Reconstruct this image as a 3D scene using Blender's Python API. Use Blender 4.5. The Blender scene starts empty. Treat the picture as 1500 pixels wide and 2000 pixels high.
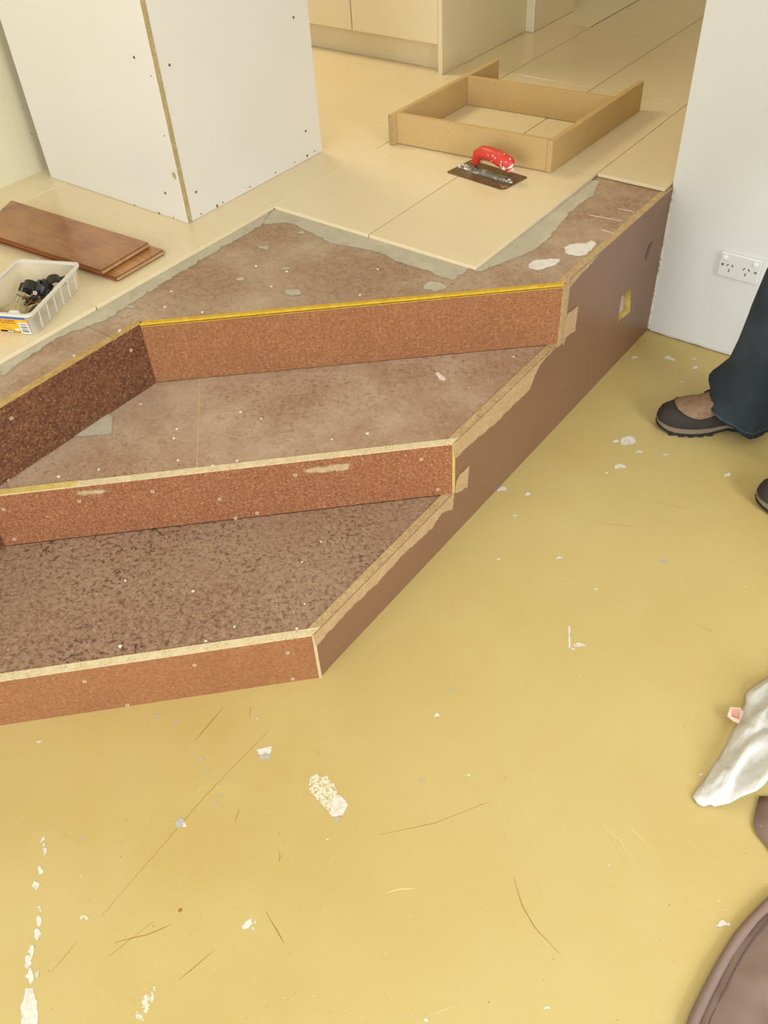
import bpy, bmesh, math, random
import numpy as np
from mathutils import Vector, Matrix, noise
from mathutils.geometry import delaunay_2d_cdt
random.seed(7)
S = bpy.context.scene
COL = S.collection

# ------------------------------------------------------------------ camera
CH = 1.5
F = 1686.727
RT = np.array([[0.7970848628511168, 0.6016515462851837, -0.051683055891305923],
               [-0.3880963554113821, 0.5759653255503524, 0.7194756164597093],
               [-0.4626412652693429, 0.5534251174425715, -0.6925920148642037]])
cam = bpy.data.cameras.new('camera')
cam.sensor_fit = 'VERTICAL'; cam.sensor_height = 36.0; cam.lens = F / 2000 * 36.0
cam.clip_start = 0.02; cam.clip_end = 60
co = bpy.data.objects.new('camera', cam); COL.objects.link(co)
m = Matrix.Identity(4)
for i in range(3):
    m[i][0], m[i][1], m[i][2] = RT[0][i], RT[1][i], -RT[2][i]
m[2][3] = CH
co.matrix_world = m
S.camera = co

# ------------------------------------------------------------------ light
S.view_settings.view_transform = 'Standard'
S.view_settings.look = 'None'
S.view_settings.exposure = 0.34
S.view_settings.gamma = 1.0
S.view_settings.use_curve_mapping = False
W = bpy.data.worlds.new('world'); S.world = W; W.use_nodes = True
bg = W.node_tree.nodes['Background']
bg.inputs[0].default_value = (0.90, 0.97, 1.10, 1); bg.inputs[1].default_value = 0.66

def area(name, loc, target, sx, sy, power, colr):
    l = bpy.data.lights.new(name, 'AREA'); l.shape = 'RECTANGLE'; l.size = sx; l.size_y = sy
    l.energy = power; l.color = colr
    o = bpy.data.objects.new(name, l); COL.objects.link(o); o.location = loc
    o.rotation_euler = (Vector(target) - Vector(loc)).to_track_quat('-Z', 'Y').to_euler()
    return o
area('window_daylight', (-0.6, -2.8, 1.7), (-0.7, 1.3, 0.3), 2.2, 1.7, 68, (0.90, 0.97, 1.08))
area('side_window_daylight', (2.6, 0.4, 1.75), (-1.4, 1.6, 0.8), 1.6, 1.4, 88, (0.90, 0.97, 1.09))
area('kitchen_light', (-3.0, 2.3, 2.6), (-3.0, 2.3, 0), 0.8, 0.8, 24, (1.0, 0.88, 0.64))
area('hall_fill', (-1.5, 5.0, 2.6), (-1.5, 5.0, 0), 0.6, 0.6, 8, (1.0, 0.90, 0.72))  # unseen fill lamp, added to brighten the hall

# ------------------------------------------------------------------ helpers
def ray(x, y):
    return RT.T @ np.array([(x - 750) / F, -(y - 1000) / F, 1.0])
def at(x, y, z):                       # where a sight line meets the level z
    d = ray(x, y); t = (z - CH) / d[2]
    return Vector((t * d[0], t * d[1], z))
def onplane(x, y, p0, n):              # where a sight line meets a plane
    d = Vector(ray(x, y)); o = Vector((0, 0, CH)); p0 = Vector(p0); n = Vector(n)
    return o + d * ((p0 - o).dot(n) / d.dot(n))

def link(name, me, mats=None, parent=None, kind=None, label=None):
    o = bpy.data.objects.new(name, me); COL.objects.link(o)
    if mats is not None:
        for mm in (mats if isinstance(mats, (list, tuple)) else [mats]): me.materials.append(mm)
    if parent is not None:
        o.parent = parent
        o.matrix_parent_inverse = Matrix.Translation(parent.location).inverted() if parent.get('_rot') is None else parent.matrix_basis.inverted()
    if kind: o['kind'] = kind
    if label: o['label'] = label
    return o
def fin(bm, name, mats, parent=None, smooth=False, kind=None, label=None):
    bmesh.ops.recalc_face_normals(bm, faces=bm.faces)
    me = bpy.data.meshes.new(name); bm.to_mesh(me); bm.free()
    if smooth:
        for p in me.polygons: p.use_smooth = True
    return link(name, me, mats, parent, kind, label)
def thing(name, label, cat, loc=(0, 0, 0), group=None):
    o = bpy.data.objects.new(name, None); COL.objects.link(o); o.location = loc
    o.empty_display_size = 0.1
    o['label'] = label; o['category'] = cat
    if group: o['group'] = group
    return o
def tag(o, label, cat, group=None):
    o['label'] = label; o['category'] = cat
    if group: o['group'] = group
    return o
def add_box(bm, x0, x1, y0, y1, z0, z1, bev=0.0, seg=1, mi=0):
    vs = [bm.verts.new((x, y, z)) for z in (z0, z1) for x, y in ((x0, y0), (x1, y0), (x1, y1), (x0, y1))]
    fs = [bm.faces.new([vs[i] for i in q]) for q in ((3, 2, 1, 0), (4, 5, 6, 7), (0, 1, 5, 4), (1, 2, 6, 5), (2, 3, 7, 6), (3, 0, 4, 7))]
    for f in fs: f.material_index = mi
    if bev:
        es = list({e for f in fs for e in f.edges})
        bmesh.ops.bevel(bm, geom=es, offset=bev, segments=seg, affect='EDGES', profile=0.5)
def box(name, x0, x1, y0, y1, z0, z1, mat, parent=None, bev=0.0, seg=1, **k):
    bm = bmesh.new(); add_box(bm, x0, x1, y0, y1, z0, z1, bev, seg)
    return fin(bm, name, mat, parent, **k)
def add_prism(bm, poly, vec, mi=0, mi_cap=None):
    """poly: list of 3-D points, extruded along vec"""
    vec = Vector(vec)
    a = [bm.verts.new(Vector(p)) for p in poly]; b = [bm.verts.new(Vector(p) + vec) for p in poly]
    n = len(a); out = []
    f1 = bm.faces.new(a[::-1]); f2 = bm.faces.new(b)
    for f in (f1, f2): f.material_index = mi if mi_cap is None else mi_cap
    for i in range(n):
        f = bm.faces.new((a[i], a[(i + 1) % n], b[(i + 1) % n], b[i])); f.material_index = mi
    return a, b
def prism(name, poly, vec, mat, parent=None, bev=0.0, **k):
    bm = bmesh.new(); add_prism(bm, poly, vec)
    if bev:
        bmesh.ops.bevel(bm, geom=list(bm.edges), offset=bev, segments=1, affect='EDGES', profile=0.5)
    return fin(bm, name, mat, parent, **k)
def rough_outline(pts, step, jit, seed=0):
    """close an outline of 3-D points, resample and roughen it in its own plane"""
    pts = [Vector(p) for p in pts]; out = []
    n0 = (pts[1] - pts[0]).cross(pts[-1] - pts[0])
    for i, p in enumerate(pts):
        q = pts[(i + 1) % len(pts)]; L = (q - p).length; k = max(1, int(L / step))
        t = (q - p).normalized() if L > 0 else Vector((1, 0, 0))
        s = n0.cross(t).normalized()
        for j in range(k):
            u = p.lerp(q, j / k)
            d = noise.noise(u * (1.2 / step) + Vector((seed * 7.3, seed, 0))) * jit
            out.append(u + s * d)
    return out
PN = 0
def patch(name, pts, n, th, mat, parent, step=0.008, jit=0.004, seed=0, zmax=None, **k):
    """a thin layer with a ragged outline, lying on a face with normal n"""
    o = rough_outline(pts, step, jit, seed); n = Vector(n).normalized()
    if zmax is not None:
        for p in o: p.z = min(p.z, zmax)
    global PN
    PN += 1; th = th + (PN % 23) * 0.00004
    bm = bmesh.new(); add_prism(bm, [p + n * 0.0001 for p in o], n * th)
    bmesh.ops.triangulate(bm, faces=[f for f in bm.faces if len(f.verts) > 4])
    return fin(bm, name, mat, parent, **k)
def film(name, pts, n, lift, mat, parent, step=0.008, jit=0.004, seed=0, fade=0.012, zmax=None, **k):
    """a thin skin of paint or plaster on a face: it wears away towards its ragged edge"""
    n = Vector(n).normalized(); a = Vector(pts[1]) - Vector(pts[0]); a = (a - n * a.dot(n)).normalized(); b = n.cross(a); o0 = Vector(pts[0])
    o = rough_outline(pts, step, jit, seed)
    q = np.array([((p - o0).dot(a), (p - o0).dot(b)) for p in o]); q2 = np.roll(q, -1, 0)
    g = max(fade * 0.5, math.sqrt((np.ptp(q[:, 0]) * np.ptp(q[:, 1])) / 2500))
    gx, gy = np.meshgrid(np.arange(q[:, 0].min(), q[:, 0].max(), g), np.arange(q[:, 1].min(), q[:, 1].max(), g))
    P = np.stack([gx.ravel(), gy.ravel()], 1)
    A_, B_ = q[None], q2[None]; X, Y = P[:, None, 0], P[:, None, 1]
    cr = ((A_[..., 1] > Y) != (B_[..., 1] > Y)) & (X < (B_[..., 0] - A_[..., 0]) * (Y - A_[..., 1]) / (B_[..., 1] - A_[..., 1] + 1e-12) + A_[..., 0])
    D = B_ - A_
    def ed(P_):
        t = np.clip(((P_[:, None] - A_) * D).sum(-1) / ((D * D).sum(-1) + 1e-12), 0, 1)
        return np.sqrt((((P_[:, None] - A_ - D * t[..., None])) ** 2).sum(-1)).min(1)
    P = P[cr.sum(1) % 2 == 1]
    if len(P): P = P[ed(P) > g * 0.4]
    allp = [Vector(v) for v in q] + [Vector(v) for v in P]
    m_ = len(q)
    vv, ee, ff, *_ = delaunay_2d_cdt(allp, [(i, (i + 1) % m_) for i in range(m_)], [], 1, 1e-6)
    global PN
    PN += 1; h = lift + (PN % 17) * 0.00003
    me = bpy.data.meshes.new(name)
    me.from_pydata([tuple(o0 + a * v.x + b * v.y + n * h) for v in vv], [], [list(f) for f in ff])
    V2 = np.array([tuple(v) for v in vv]); e_ = ed(V2)
    at_ = me.attributes.new('fade', 'FLOAT', 'POINT'); at_.data.foreach_set('value', np.clip(e_ / fade, 0, 1).astype(np.float32))
    if zmax is not None:
        for v in me.vertices: v.co.z = min(v.co.z, zmax)
    return link(name, me, mat, parent, **k)
def worn(k, sc=90, lo=0.25, hi=0.45, amp=1.3):
    at_ = k.n('ShaderNodeAttribute'); at_.attribute_name = 'fade'
    nz = k.noise(sc, 5, 0.7); t = k.n('ShaderNodeMath'); t.operation = 'MULTIPLY_ADD'; k.l(nz, t.inputs[0]); t.inputs[1].default_value = amp; t.inputs[2].default_value = -amp * 0.5
    u = k.n('ShaderNodeMath'); u.operation = 'ADD'; k.l(t.outputs[0], u.inputs[0]); k.l(at_.outputs['Fac'], u.inputs[1])
    k.l(k.ramp(u.outputs[0], lo, hi), k.b.inputs['Alpha']); return k
def add_tube(bm, pts, r, seg=8, cap=True, flat=1.0):
    pts = [Vector(p) for p in pts]; rings = []
    rr = r if isinstance(r, (list, tuple)) else [r] * len(pts)
    up = Vector((0, 0, 1))
    for i, p in enumerate(pts):
        t = (pts[min(i + 1, len(pts) - 1)] - pts[max(i - 1, 0)]).normalized()
        a = t.cross(up)
        if a.length < 1e-3: a = t.cross(Vector((1, 0, 0)))
        a.normalize(); b = a.cross(t)
        rings.append([bm.verts.new(p + (a * math.cos(2 * math.pi * j / seg) + b * math.sin(2 * math.pi * j / seg) * flat) * rr[i]) for j in range(seg)])
    for A, B in zip(rings, rings[1:]):
        for j in range(seg): bm.faces.new((A[j], A[(j + 1) % seg], B[(j + 1) % seg], B[j]))
    if cap: bm.faces.new(rings[0][::-1]); bm.faces.new(rings[-1])
def tube(name, pts, r, mat, parent=None, seg=8, **k):
    bm = bmesh.new(); add_tube(bm, pts, r, seg); return fin(bm, name, mat, parent, smooth=True, **k)
def add_disc(bm, c, n, r, th, seg=12, r2=None):
    c = Vector(c); n = Vector(n).normalized(); a = n.orthogonal().normalized(); b = n.cross(a)
    r2 = r if r2 is None else r2
    A = [bm.verts.new(c + (a * math.cos(2 * math.pi * j / seg) + b * math.sin(2 * math.pi * j / seg)) * r) for j in range(seg)]
    B = [bm.verts.new(v.co + n * th + (c - v.co) * (1 - r2 / r)) for v in A]
    bm.faces.new(A[::-1]); bm.faces.new(B)
    for j in range(seg): bm.faces.new((A[j], A[(j + 1) % seg], B[(j + 1) % seg], B[j]))
def loft(bm, rings, closed=True, cap=True, mi=0):
    R_ = [[bm.verts.new(Vector(p)) for p in r] for r in rings]; n = len(R_[0]); fs = []
    for A, B in zip(R_, R_[1:]):
        for j in range(n if closed else n - 1):
            f = bm.faces.new((A[j], A[(j + 1) % n], B[(j + 1) % n], B[j])); f.material_index = mi; fs.append(f)
    if cap:
        bm.faces.new(R_[0][::-1]); bm.faces.new(R_[-1])
    return fs

# ------------------------------------------------------------------ materials
def lin(c):
    return tuple(((v / 255) / 12.92 if v / 255 <= 0.04045 else ((v / 255 + 0.055) / 1.055) ** 2.4) for v in c) + (1,)
class Mat:
    def __init__(s, name, col=(200, 200, 200), rough=0.6, spec=0.4):
        s.m = bpy.data.materials.new(name); s.m.use_nodes = True; s.t = s.m.node_tree
        s.b = s.t.nodes['Principled BSDF']; s.b.inputs['Base Color'].default_value = lin(col)
        s.b.inputs['Roughness'].default_value = rough; s.b.inputs['Specular IOR Level'].default_value = spec
        s.co = s.t.nodes.new('ShaderNodeTexCoord').outputs['Object']; s.cur = None; s.base = col
    def n(s, typ, **k):
        o = s.t.nodes.new(typ)
        for a, v in k.items(): setattr(o, a, v)
        return o
    def l(s, a, b): s.t.links.new(a, b)
    def mapped(s, scale=(1, 1, 1), rot=(0, 0, 0)):
        mp = s.n('ShaderNodeMapping'); mp.inputs['Scale'].default_value = scale; mp.inputs['Rotation'].default_value = rot
        s.l(s.co, mp.inputs[0]); return mp.outputs[0]
    def noise(s, scale, detail=3, rough=0.55, vec=None, dist=0.0):
        t = s.n('ShaderNodeTexNoise'); t.inputs['Scale'].default_value = scale; t.inputs['Detail'].default_value = detail
        t.inputs['Roughness'].default_value = rough; t.inputs['Distortion'].default_value = dist
        s.l(vec or s.co, t.inputs['Vector']); return t.outputs[0]
    def voro(s, scale, vec=None, feat='F1', out=0, rnd=1.0):
        t = s.n('ShaderNodeTexVoronoi'); t.feature = feat; t.inputs['Scale'].default_value = scale
        t.inputs['Randomness'].default_value = rnd
        s.l(vec or s.co, t.inputs['Vector']); return t.outputs[out]
    def ramp(s, src, lo, hi):
        t = s.n('ShaderNodeMapRange'); t.inputs[1].default_value = lo; t.inputs[2].default_value = hi
        s.l(src, t.inputs[0]); return t.outputs[0]
    def math(s, op, a, b):
        t = s.n('ShaderNodeMath'); t.operation = op; t.use_clamp = True
        for i, v in enumerate((a, b)):
            if isinstance(v, (int, float)): t.inputs[i].default_value = v
            else: s.l(v, t.inputs[i])
        return t.outputs[0]
    def layer(s, fac, col, amt=1.0):
        t = s.n('ShaderNodeMix'); t.data_type = 'RGBA'
        if amt != 1.0: fac = s.math('MULTIPLY', fac, amt)
        s.l(fac, t.inputs[0])
        if s.cur is None: t.inputs[6].default_value = lin(s.base)
        else: s.l(s.cur, t.inputs[6])
        t.inputs[7].default_value = lin(col); s.cur = t.outputs[2]
        s.l(s.cur, s.b.inputs['Base Color']); return s
    def bump(s, h, strength=0.3, dist=0.002, inv=False):
        t = s.n('ShaderNodeBump'); t.inputs['Strength'].default_value = strength; t.inputs['Distance'].default_value = dist; t.invert = inv
        s.l(h, t.inputs['Height'])
        if s.b.inputs['Normal'].is_linked: s.l(s.b.inputs['Normal'].links[0].from_socket, t.inputs['Normal'])
        s.l(t.outputs[0], s.b.inputs['Normal']); return s
    def roughness(s, f, lo, hi):
        t = s.n('ShaderNodeMapRange'); t.inputs[3].default_value = lo; t.inputs[4].default_value = hi
        s.l(f, t.inputs[0]); s.l(t.outputs[0], s.b.inputs['Roughness']); return s

def chip_mat(name, base, dark, light, rough=0.6, flake=0.8, scale=170, dk=0.8):
    k = Mat(name, base, rough, 0.35)
    wob = k.n('ShaderNodeVectorMath'); wob.operation = 'ADD'
    nz = k.n('ShaderNodeTexNoise'); nz.inputs['Scale'].default_value = 90; k.l(k.co, nz.inputs['Vector'])
    sc = k.n('ShaderNodeVectorMath'); sc.operation = 'SCALE'; sc.inputs['Scale'].default_value = 0.012
    k.l(nz.outputs['Color'], sc.inputs[0]); k.l(k.co, wob.inputs[0]); k.l(sc.outputs[0], wob.inputs[1])
    k.layer(k.ramp(k.noise(scale, 4, 0.7), 0.42, 0.60), dark, dk)
    k.layer(k.ramp(k.noise(9, 3), 0.42, 0.7), dark, 0.2)
    for i_, (sc_, rt_, th_, am_) in enumerate((((1, 1, 4.2), (0, 0, 0), 0.40, 1.0), ((3.6, 3.6, 1), (0.5, 0.6, 0), 0.36, 0.9), ((1.6, 1.6, 1.8), (0.9, -0.7, 0.3), 0.34, 0.8))):
        mp = k.n('ShaderNodeMapping'); mp.inputs['Scale'].default_value = sc_; mp.inputs['Rotation'].default_value = rt_
        mp.inputs['Location'].default_value = (i_ * 3.3, 0, 0); k.l(wob.outputs[0], mp.inputs[0])
        f_ = k.ramp(k.voro(scale * (0.62 + 0.12 * i_), mp.outputs[0]), th_, th_ * 0.55)
        # only some of the cells carry a light flake
        cell = k.n('ShaderNodeTexVoronoi'); cell.inputs['Scale'].default_value = scale * (0.62 + 0.12 * i_); k.l(mp.outputs[0], cell.inputs['Vector'])
        sp_ = k.n('ShaderNodeSeparateColor'); k.l(cell.outputs['Color'], sp_.inputs[0])
        k.layer(k.math('MULTIPLY', f_, k.ramp(sp_.outputs[0], 0.35, 0.95)), light, flake * am_)
    k.bump(k.noise(scale * 1.3, 2), 0.25, 0.001)
    return k
MR1 = chip_mat('particleboard_orange', (160, 110, 72), (132, 80, 48), (206, 158, 104), flake=0.5, dk=0.6).m
MR2 = chip_mat('particleboard_red', (158, 102, 66), (116, 68, 42), (206, 156, 106), flake=0.85, scale=190).m
MR3 = chip_mat('particleboard_tan', (156, 104, 66), (124, 78, 46), (204, 154, 104), flake=0.62, dk=0.75).m
MRF = chip_mat('particleboard_coarse_shaded', (118, 76, 50), (74, 42, 28), (184, 134, 88), flake=0.95, scale=128).m  # coarser flakes; the flank's shade is mixed into these darker colours
k = chip_mat('particleboard_smooth', (138, 102, 78), (124, 86, 62), (160, 124, 98), rough=0.36, flake=0.2, dk=0.5)
k.b.inputs['Specular IOR Level'].default_value = 0.5
MSB = k.m
def tread_mat(name, base, pit, dust, pits, dustamt, sc=75, bs=0.6, pt=0.55):
    k = Mat(name, base, 0.75, 0.25)
    fine = k.noise(sc * 2.4, 4, 0.75)
    k.layer(k.ramp(fine, 0.45, 0.66), pit, 0.62)
    k.layer(k.ramp(k.noise(sc * 0.8, 3, 0.6, dist=0.4), 0.56, 0.40), (190, 164, 136), 0.35)
    k.layer(k.ramp(k.noise(4.5, 5, 0.6), 0.42, 0.66), dust, dustamt)
    pm = k.ramp(k.noise(sc, 5, 0.68, dist=0.6), pt, pt + 0.09)
    area_ = k.ramp(k.noise(3.0, 3, 0.6), 0.30, 0.62)
    pm = k.math('MULTIPLY', pm, area_)
    k.layer(pm, pit, pits)
    k.layer(k.ramp(k.voro(70), 0.10, 0.05), (214, 196, 168), 0.4)
    k.bump(k.noise(sc, 5, 0.68, dist=0.6), bs, 0.004, True)
    return k.m
MT1 = tread_mat('worn_tread_pitted', (164, 128, 100), (94, 64, 50), (172, 146, 118), 1.0, 0.5, 105, 0.9, 0.51)
MT2 = tread_mat('dusty_tread', (170, 134, 104), (116, 82, 60), (194, 170, 144), 0.6, 0.8, 105, 0.35, 0.53)
MTD = tread_mat('dusty_deck', (166, 134, 104), (116, 86, 64), (190, 168, 142), 0.55, 0.8, 95, 0.3, 0.54)

def grain_mat(name, base, dark, light, st=240):
    k = Mat(name, base, 0.7, 0.25)
    k.layer(k.ramp(k.noise(st, 3, 0.7), 0.5, 0.64), dark, 0.75)
    k.layer(k.ramp(k.noise(60, 3, 0.7), 0.48, 0.66), light, 0.6)
    k.bump(k.noise(st, 3), 0.3, 0.001); return k.m
MEDGE = grain_mat('raw_chip_edge_pale', (222, 202, 158), (172, 142, 100), (238, 222, 186))
MEDGY = grain_mat('chip_edge_straw', (216, 190, 108), (170, 140, 72), (230, 206, 130))
MEDGB = grain_mat('chip_edge_yellow', (206, 166, 46), (176, 132, 34), (222, 186, 74))
MEDGF = grain_mat('chip_edge_ochre', (188, 154, 92), (130, 96, 54), (208, 178, 120))
MEDGS = grain_mat('chip_edge_dusty', (188, 158, 112), (150, 118, 80), (206, 180, 136), 160)
MDARK = Mat('dark_gap', (58, 40, 26), 0.9, 0.1).m
k = Mat('sanded_filler', (190, 160, 118), 0.7, 0.25); k.layer(k.ramp(k.noise(200, 3, 0.7), 0.5, 0.64), (170, 136, 96), 0.75); k.layer(k.ramp(k.noise(60, 3, 0.7), 0.48, 0.66), (204, 178, 138), 0.6)
worn(k, 120, 0.1, 0.5, 1.3); MFILL = k.m
MFOOT = Mat('plaster_white', (226, 218, 206), 0.8, 0.2)
MFOOT.layer(MFOOT.ramp(MFOOT.noise(60, 4), 0.5, 0.72), (196, 180, 158), 0.7); MFOOT.bump(MFOOT.noise(120), 0.4, 0.001); MFOOT = MFOOT.m
k = Mat('white_print_film', (226, 218, 206), 0.8, 0.2); k.layer(k.ramp(k.noise(60, 4), 0.5, 0.72), (200, 184, 162), 0.7); worn(k, 60, 0.1, 0.5, 1.5); MFOOTF = k.m
k = Mat('grey_thinset', (186, 176, 152), 0.85, 0.2)
k.layer(k.ramp(k.noise(14, 4, 0.6), 0.45, 0.7), (204, 194, 170), 0.7); k.layer(k.ramp(k.noise(40, 4, 0.7), 0.55, 0.72), (164, 146, 118), 0.6)
k.bump(k.noise(30, 5, 0.7), 0.5, 0.004); worn(k, 34, 0.15, 0.7, 1.5); MGLUE = k.m

k = Mat('yellow_floor_paint', (202, 180, 116), 0.42, 0.4)
k.layer(k.ramp(k.noise(1.1, 3, 0.5), 0.40, 0.66), (190, 160, 90), 0.6)
k.layer(k.ramp(k.noise(2.6, 4, 0.6), 0.48, 0.7), (207, 187, 124), 0.5)
k.layer(k.ramp(k.noise(520, 2), 0.70, 0.78), (160, 124, 58), 0.6)
mp = k.mapped((4, 60, 4), (0, 0, 0.9))
k.layer(k.ramp(k.noise(3.0, 4, 0.6, mp), 0.58, 0.75), (200, 164, 84), 0.25)
k.bump(k.noise(3.0, 4, 0.6, mp), 0.10, 0.004); k.bump(k.noise(60, 4, 0.6), 0.10, 0.002)
k.roughness(k.noise(5, 3), 0.34, 0.52); MFLOOR = k.m
def tile_mat():
    k = Mat('cream_porcelain_tile', (230, 212, 174), 0.22, 0.5)
    oi = k.n('ShaderNodeObjectInfo')
    k.layer(k.ramp(oi.outputs['Random'], 0.0, 1.0), (226, 206, 164), 0.7)
    mp = k.mapped((0.9, 9, 1))
    k.layer(k.ramp(k.noise(6, 4, 0.6, mp), 0.45, 0.7), (222, 202, 160), 0.35)
    k.layer(k.ramp(k.noise(300, 2), 0.72, 0.8), (180, 150, 110), 0.3)
    k.roughness(k.noise(7, 3), 0.16, 0.30); return k.m
MTILE = tile_mat()
MGRL = Mat('light_grout', (226, 210, 172), 0.8, 0.2).m
MGRD = Mat('open_joint_brown', (130, 98, 56), 0.9, 0.1).m
k = Mat('plaster_wall_white', (226, 224, 214), 0.75, 0.25); k.bump(k.noise(160, 3), 0.06, 0.001)
k.layer(k.ramp(k.noise(2.0, 3), 0.45, 0.7), (220, 217, 206), 0.6); MWALL = k.m
k = Mat('wall_beige', (220, 210, 176), 0.7, 0.25); k.bump(k.noise(160, 3), 0.06, 0.001); MWALB = k.m
MCEIL = Mat('ceiling_white', (232, 228, 216), 0.9, 0.1).m
k = Mat('white_melamine', (222, 216, 202), 0.35, 0.4); k.layer(k.ramp(k.noise(3, 2), 0.4, 0.7), (218, 211, 196), 0.6); MMEL = k.m
MMELE = grain_mat('melamine_core', (178, 158, 108), (140, 118, 74), (200, 182, 136), 300)
k = Mat('cream_cabinet', (236, 222, 184), 0.35, 0.4); k.layer(k.ramp(k.noise(2.5, 2), 0.4, 0.7), (230, 214, 172), 0.5); MCAB = k.m
def mdf_mat(n, c, d):
    k = Mat(n, c, 0.6, 0.3); k.layer(k.ramp(k.noise(220, 3, 0.7), 0.48, 0.66), d, 0.5)
    k.layer(k.ramp(k.noise(5, 3), 0.45, 0.7), d, 0.4); return k.m
MMDF = mdf_mat('mdf_tan', (200, 168, 112), (180, 146, 92))
MMDFE = grain_mat('mdf_rough_end', (176, 152, 102), (128, 106, 68), (196, 174, 124), 200)
def wood_mat(name, a, b, c):
    k = Mat(name, a, 0.22, 0.5); mp = k.mapped((3, 26, 26), (0, 0, -0.07))
    k.layer(k.ramp(k.noise(2.2, 6, 0.65, mp, 0.8), 0.38, 0.66), b, 0.9)
    k.layer(k.ramp(k.noise(5, 3), 0.45, 0.72), c, 0.8)
    mp2 = k.mapped((6, 160, 160), (0, 0, -0.07)); k.layer(k.ramp(k.noise(2, 3, 0.6, mp2), 0.52, 0.7), (96, 52, 26), 0.45)
    k.b.inputs['Coat Weight'].default_value = 0.4; k.b.inputs['Coat Roughness'].default_value = 0.12
    return k.m
MWD1 = wood_mat('varnished_blackbutt', (152, 92, 46), (116, 64, 30), (182, 122, 66))
MWD2 = wood_mat('varnished_blackbutt_light', (172, 112, 58), (130, 74, 36), (196, 138, 78))
MWDE = grain_mat('plank_end_grain', (182, 146, 104), (150, 112, 74), (204, 172, 130), 300)
MWDS = Mat('plank_side', (140, 84, 46), 0.6, 0.3).m

# ------------------------------------------------------------------ levels and main lines
Z1, Z2, Z3 = 0.1425, 0.2905, 0.455
ZT = 0.465                                   # top of the tiles
XF = -1.550                                  # left flank of the stair notch
XS = -0.812                                  # outer face of the side board
TH = 0.019
GX0, GP = -1.022, 0.3305                     # tile joints along y: x = GX0 - k*GP
GY0, GQ = 1.634, 0.628                       # cross joints: y = GY0 + k*GQ
YW = 2.312                                   # face of the right wall

# ------------------------------------------------------------------ setting
fl = box('floor', -4.0, 3.0, -3.2, 2.6, -0.12, 0.0, MFLOOR, kind='structure')
bm = bmesh.new()
add_box(bm, -0.816, 3.0, YW, YW + 0.11, 0.004, 2.9, 0.0015)
add_box(bm, -0.816, -0.706, YW + 0.1101, 7.0, 0.004, 2.9)
wr = fin(bm, 'wall_right', MWALL, kind='structure')
box('wall_left', -2.60, -2.488, -3.2, 2.03, Z3 - 0.2, 2.9, MWALB, kind='structure')
box('blocker_wall_east', 2.72, 2.84, -1.2, YW, 0.0, 2.9, MWALL, kind='structure')  # unseen wall, added to block ambient light from this side
box('wall_kitchen', -5.12, -5.0, 1.0, 7.0, Z3 - 0.2, 2.9, MWALB, kind='structure')
box('wall_back', -5.0, -0.706, 7.0, 7.12, Z3 - 0.2, 2.9, MWALB, kind='structure')
box('ceiling', -5.1, 3.0, -3.2, 7.1, 2.9, 3.0, MCEIL, kind='structure')

# tiled upper floor: screed bed, grout, tiles one by one
tf = prism('tiled_floor', [(-5.0, -3.2, 0), (-1.70, -3.2, 0), (-1.70, GY0 + 0.002, 0), (GX0, GY0 + 0.002, 0), (GX0, 7.0, 0), (-5.0, 7.0, 0)], (0, 0, 0.0006), MGRD, kind='structure')
tf.location = (0, 0, 0)
for v in tf.data.vertices: v.co.z += Z3
bm = bmesh.new()
add_box(bm, -5.0, GX0 - 2.02 * GP, -3.2, 7.0, Z3 + 0.0041, ZT - 0.0009)
add_box(bm, GX0 - 2.02 * GP, GX0 - 1.98 * GP, GY0, 2.1, Z3 + 0.0041, ZT - 0.0011)
fin(bm, 'grout', MGRL, tf)
tcache = {}
def tile(x0, x1, y0, y1, dz=0.0):
    key = (round(x1 - x0, 4), round(y1 - y0, 4))
    g = 0.0016
    if key not in tcache:
        bm = bmesh.new(); add_box(bm, g, key[0] - g, g, key[1] - g, -0.0093, 0, 0.0009)
        bmesh.ops.recalc_face_normals(bm, faces=bm.faces)
        me = bpy.data.meshes.new('tile'); bm.to_mesh(me); bm.free(); me.materials.append(MTILE); tcache[key] = me
    o = bpy.data.objects.new('tile', tcache[key]); COL.objects.link(o); o.parent = tf
    o.location = (x0, y0, ZT + dz)
    return o
for i in range(-1, 9):                       # columns running away from the camera
    x1 = GX0 - i * GP; x0 = x1 - GP
    for j in range(-4, 8):
        y0 = GY0 + j * GQ; y1 = y0 + GQ
        if y0 > 6.2 or (y1 < 0.3): continue
        if i < 2 and j < 0: continue         # bare boards there
        if i == -1:
            if j < 1: continue
            tile(x0, -0.817, y0 + 0.004, y1, 0.001); continue
        if i >= 2 and y1 > 3.6: continue
        if x1 < -2.5 and y1 < 1.7: continue
        if x1 < -3.7: continue
        tile(x0, x1, y0, y1, random.uniform(-0.0003, 0.0003))
# front corner of the cut tile beside the wall leans on bare boards
# ------------------------------------------------------------------ staircase
st = thing('staircase', 'unfinished particleboard staircase of three risers cut into the raised tiled floor', 'stairs', (XF, 1.0, 0))
def P45(x, base, ang):                        # point of a riser line at x
    return base + (x - XS) * math.tan(math.radians(ang))
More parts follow.
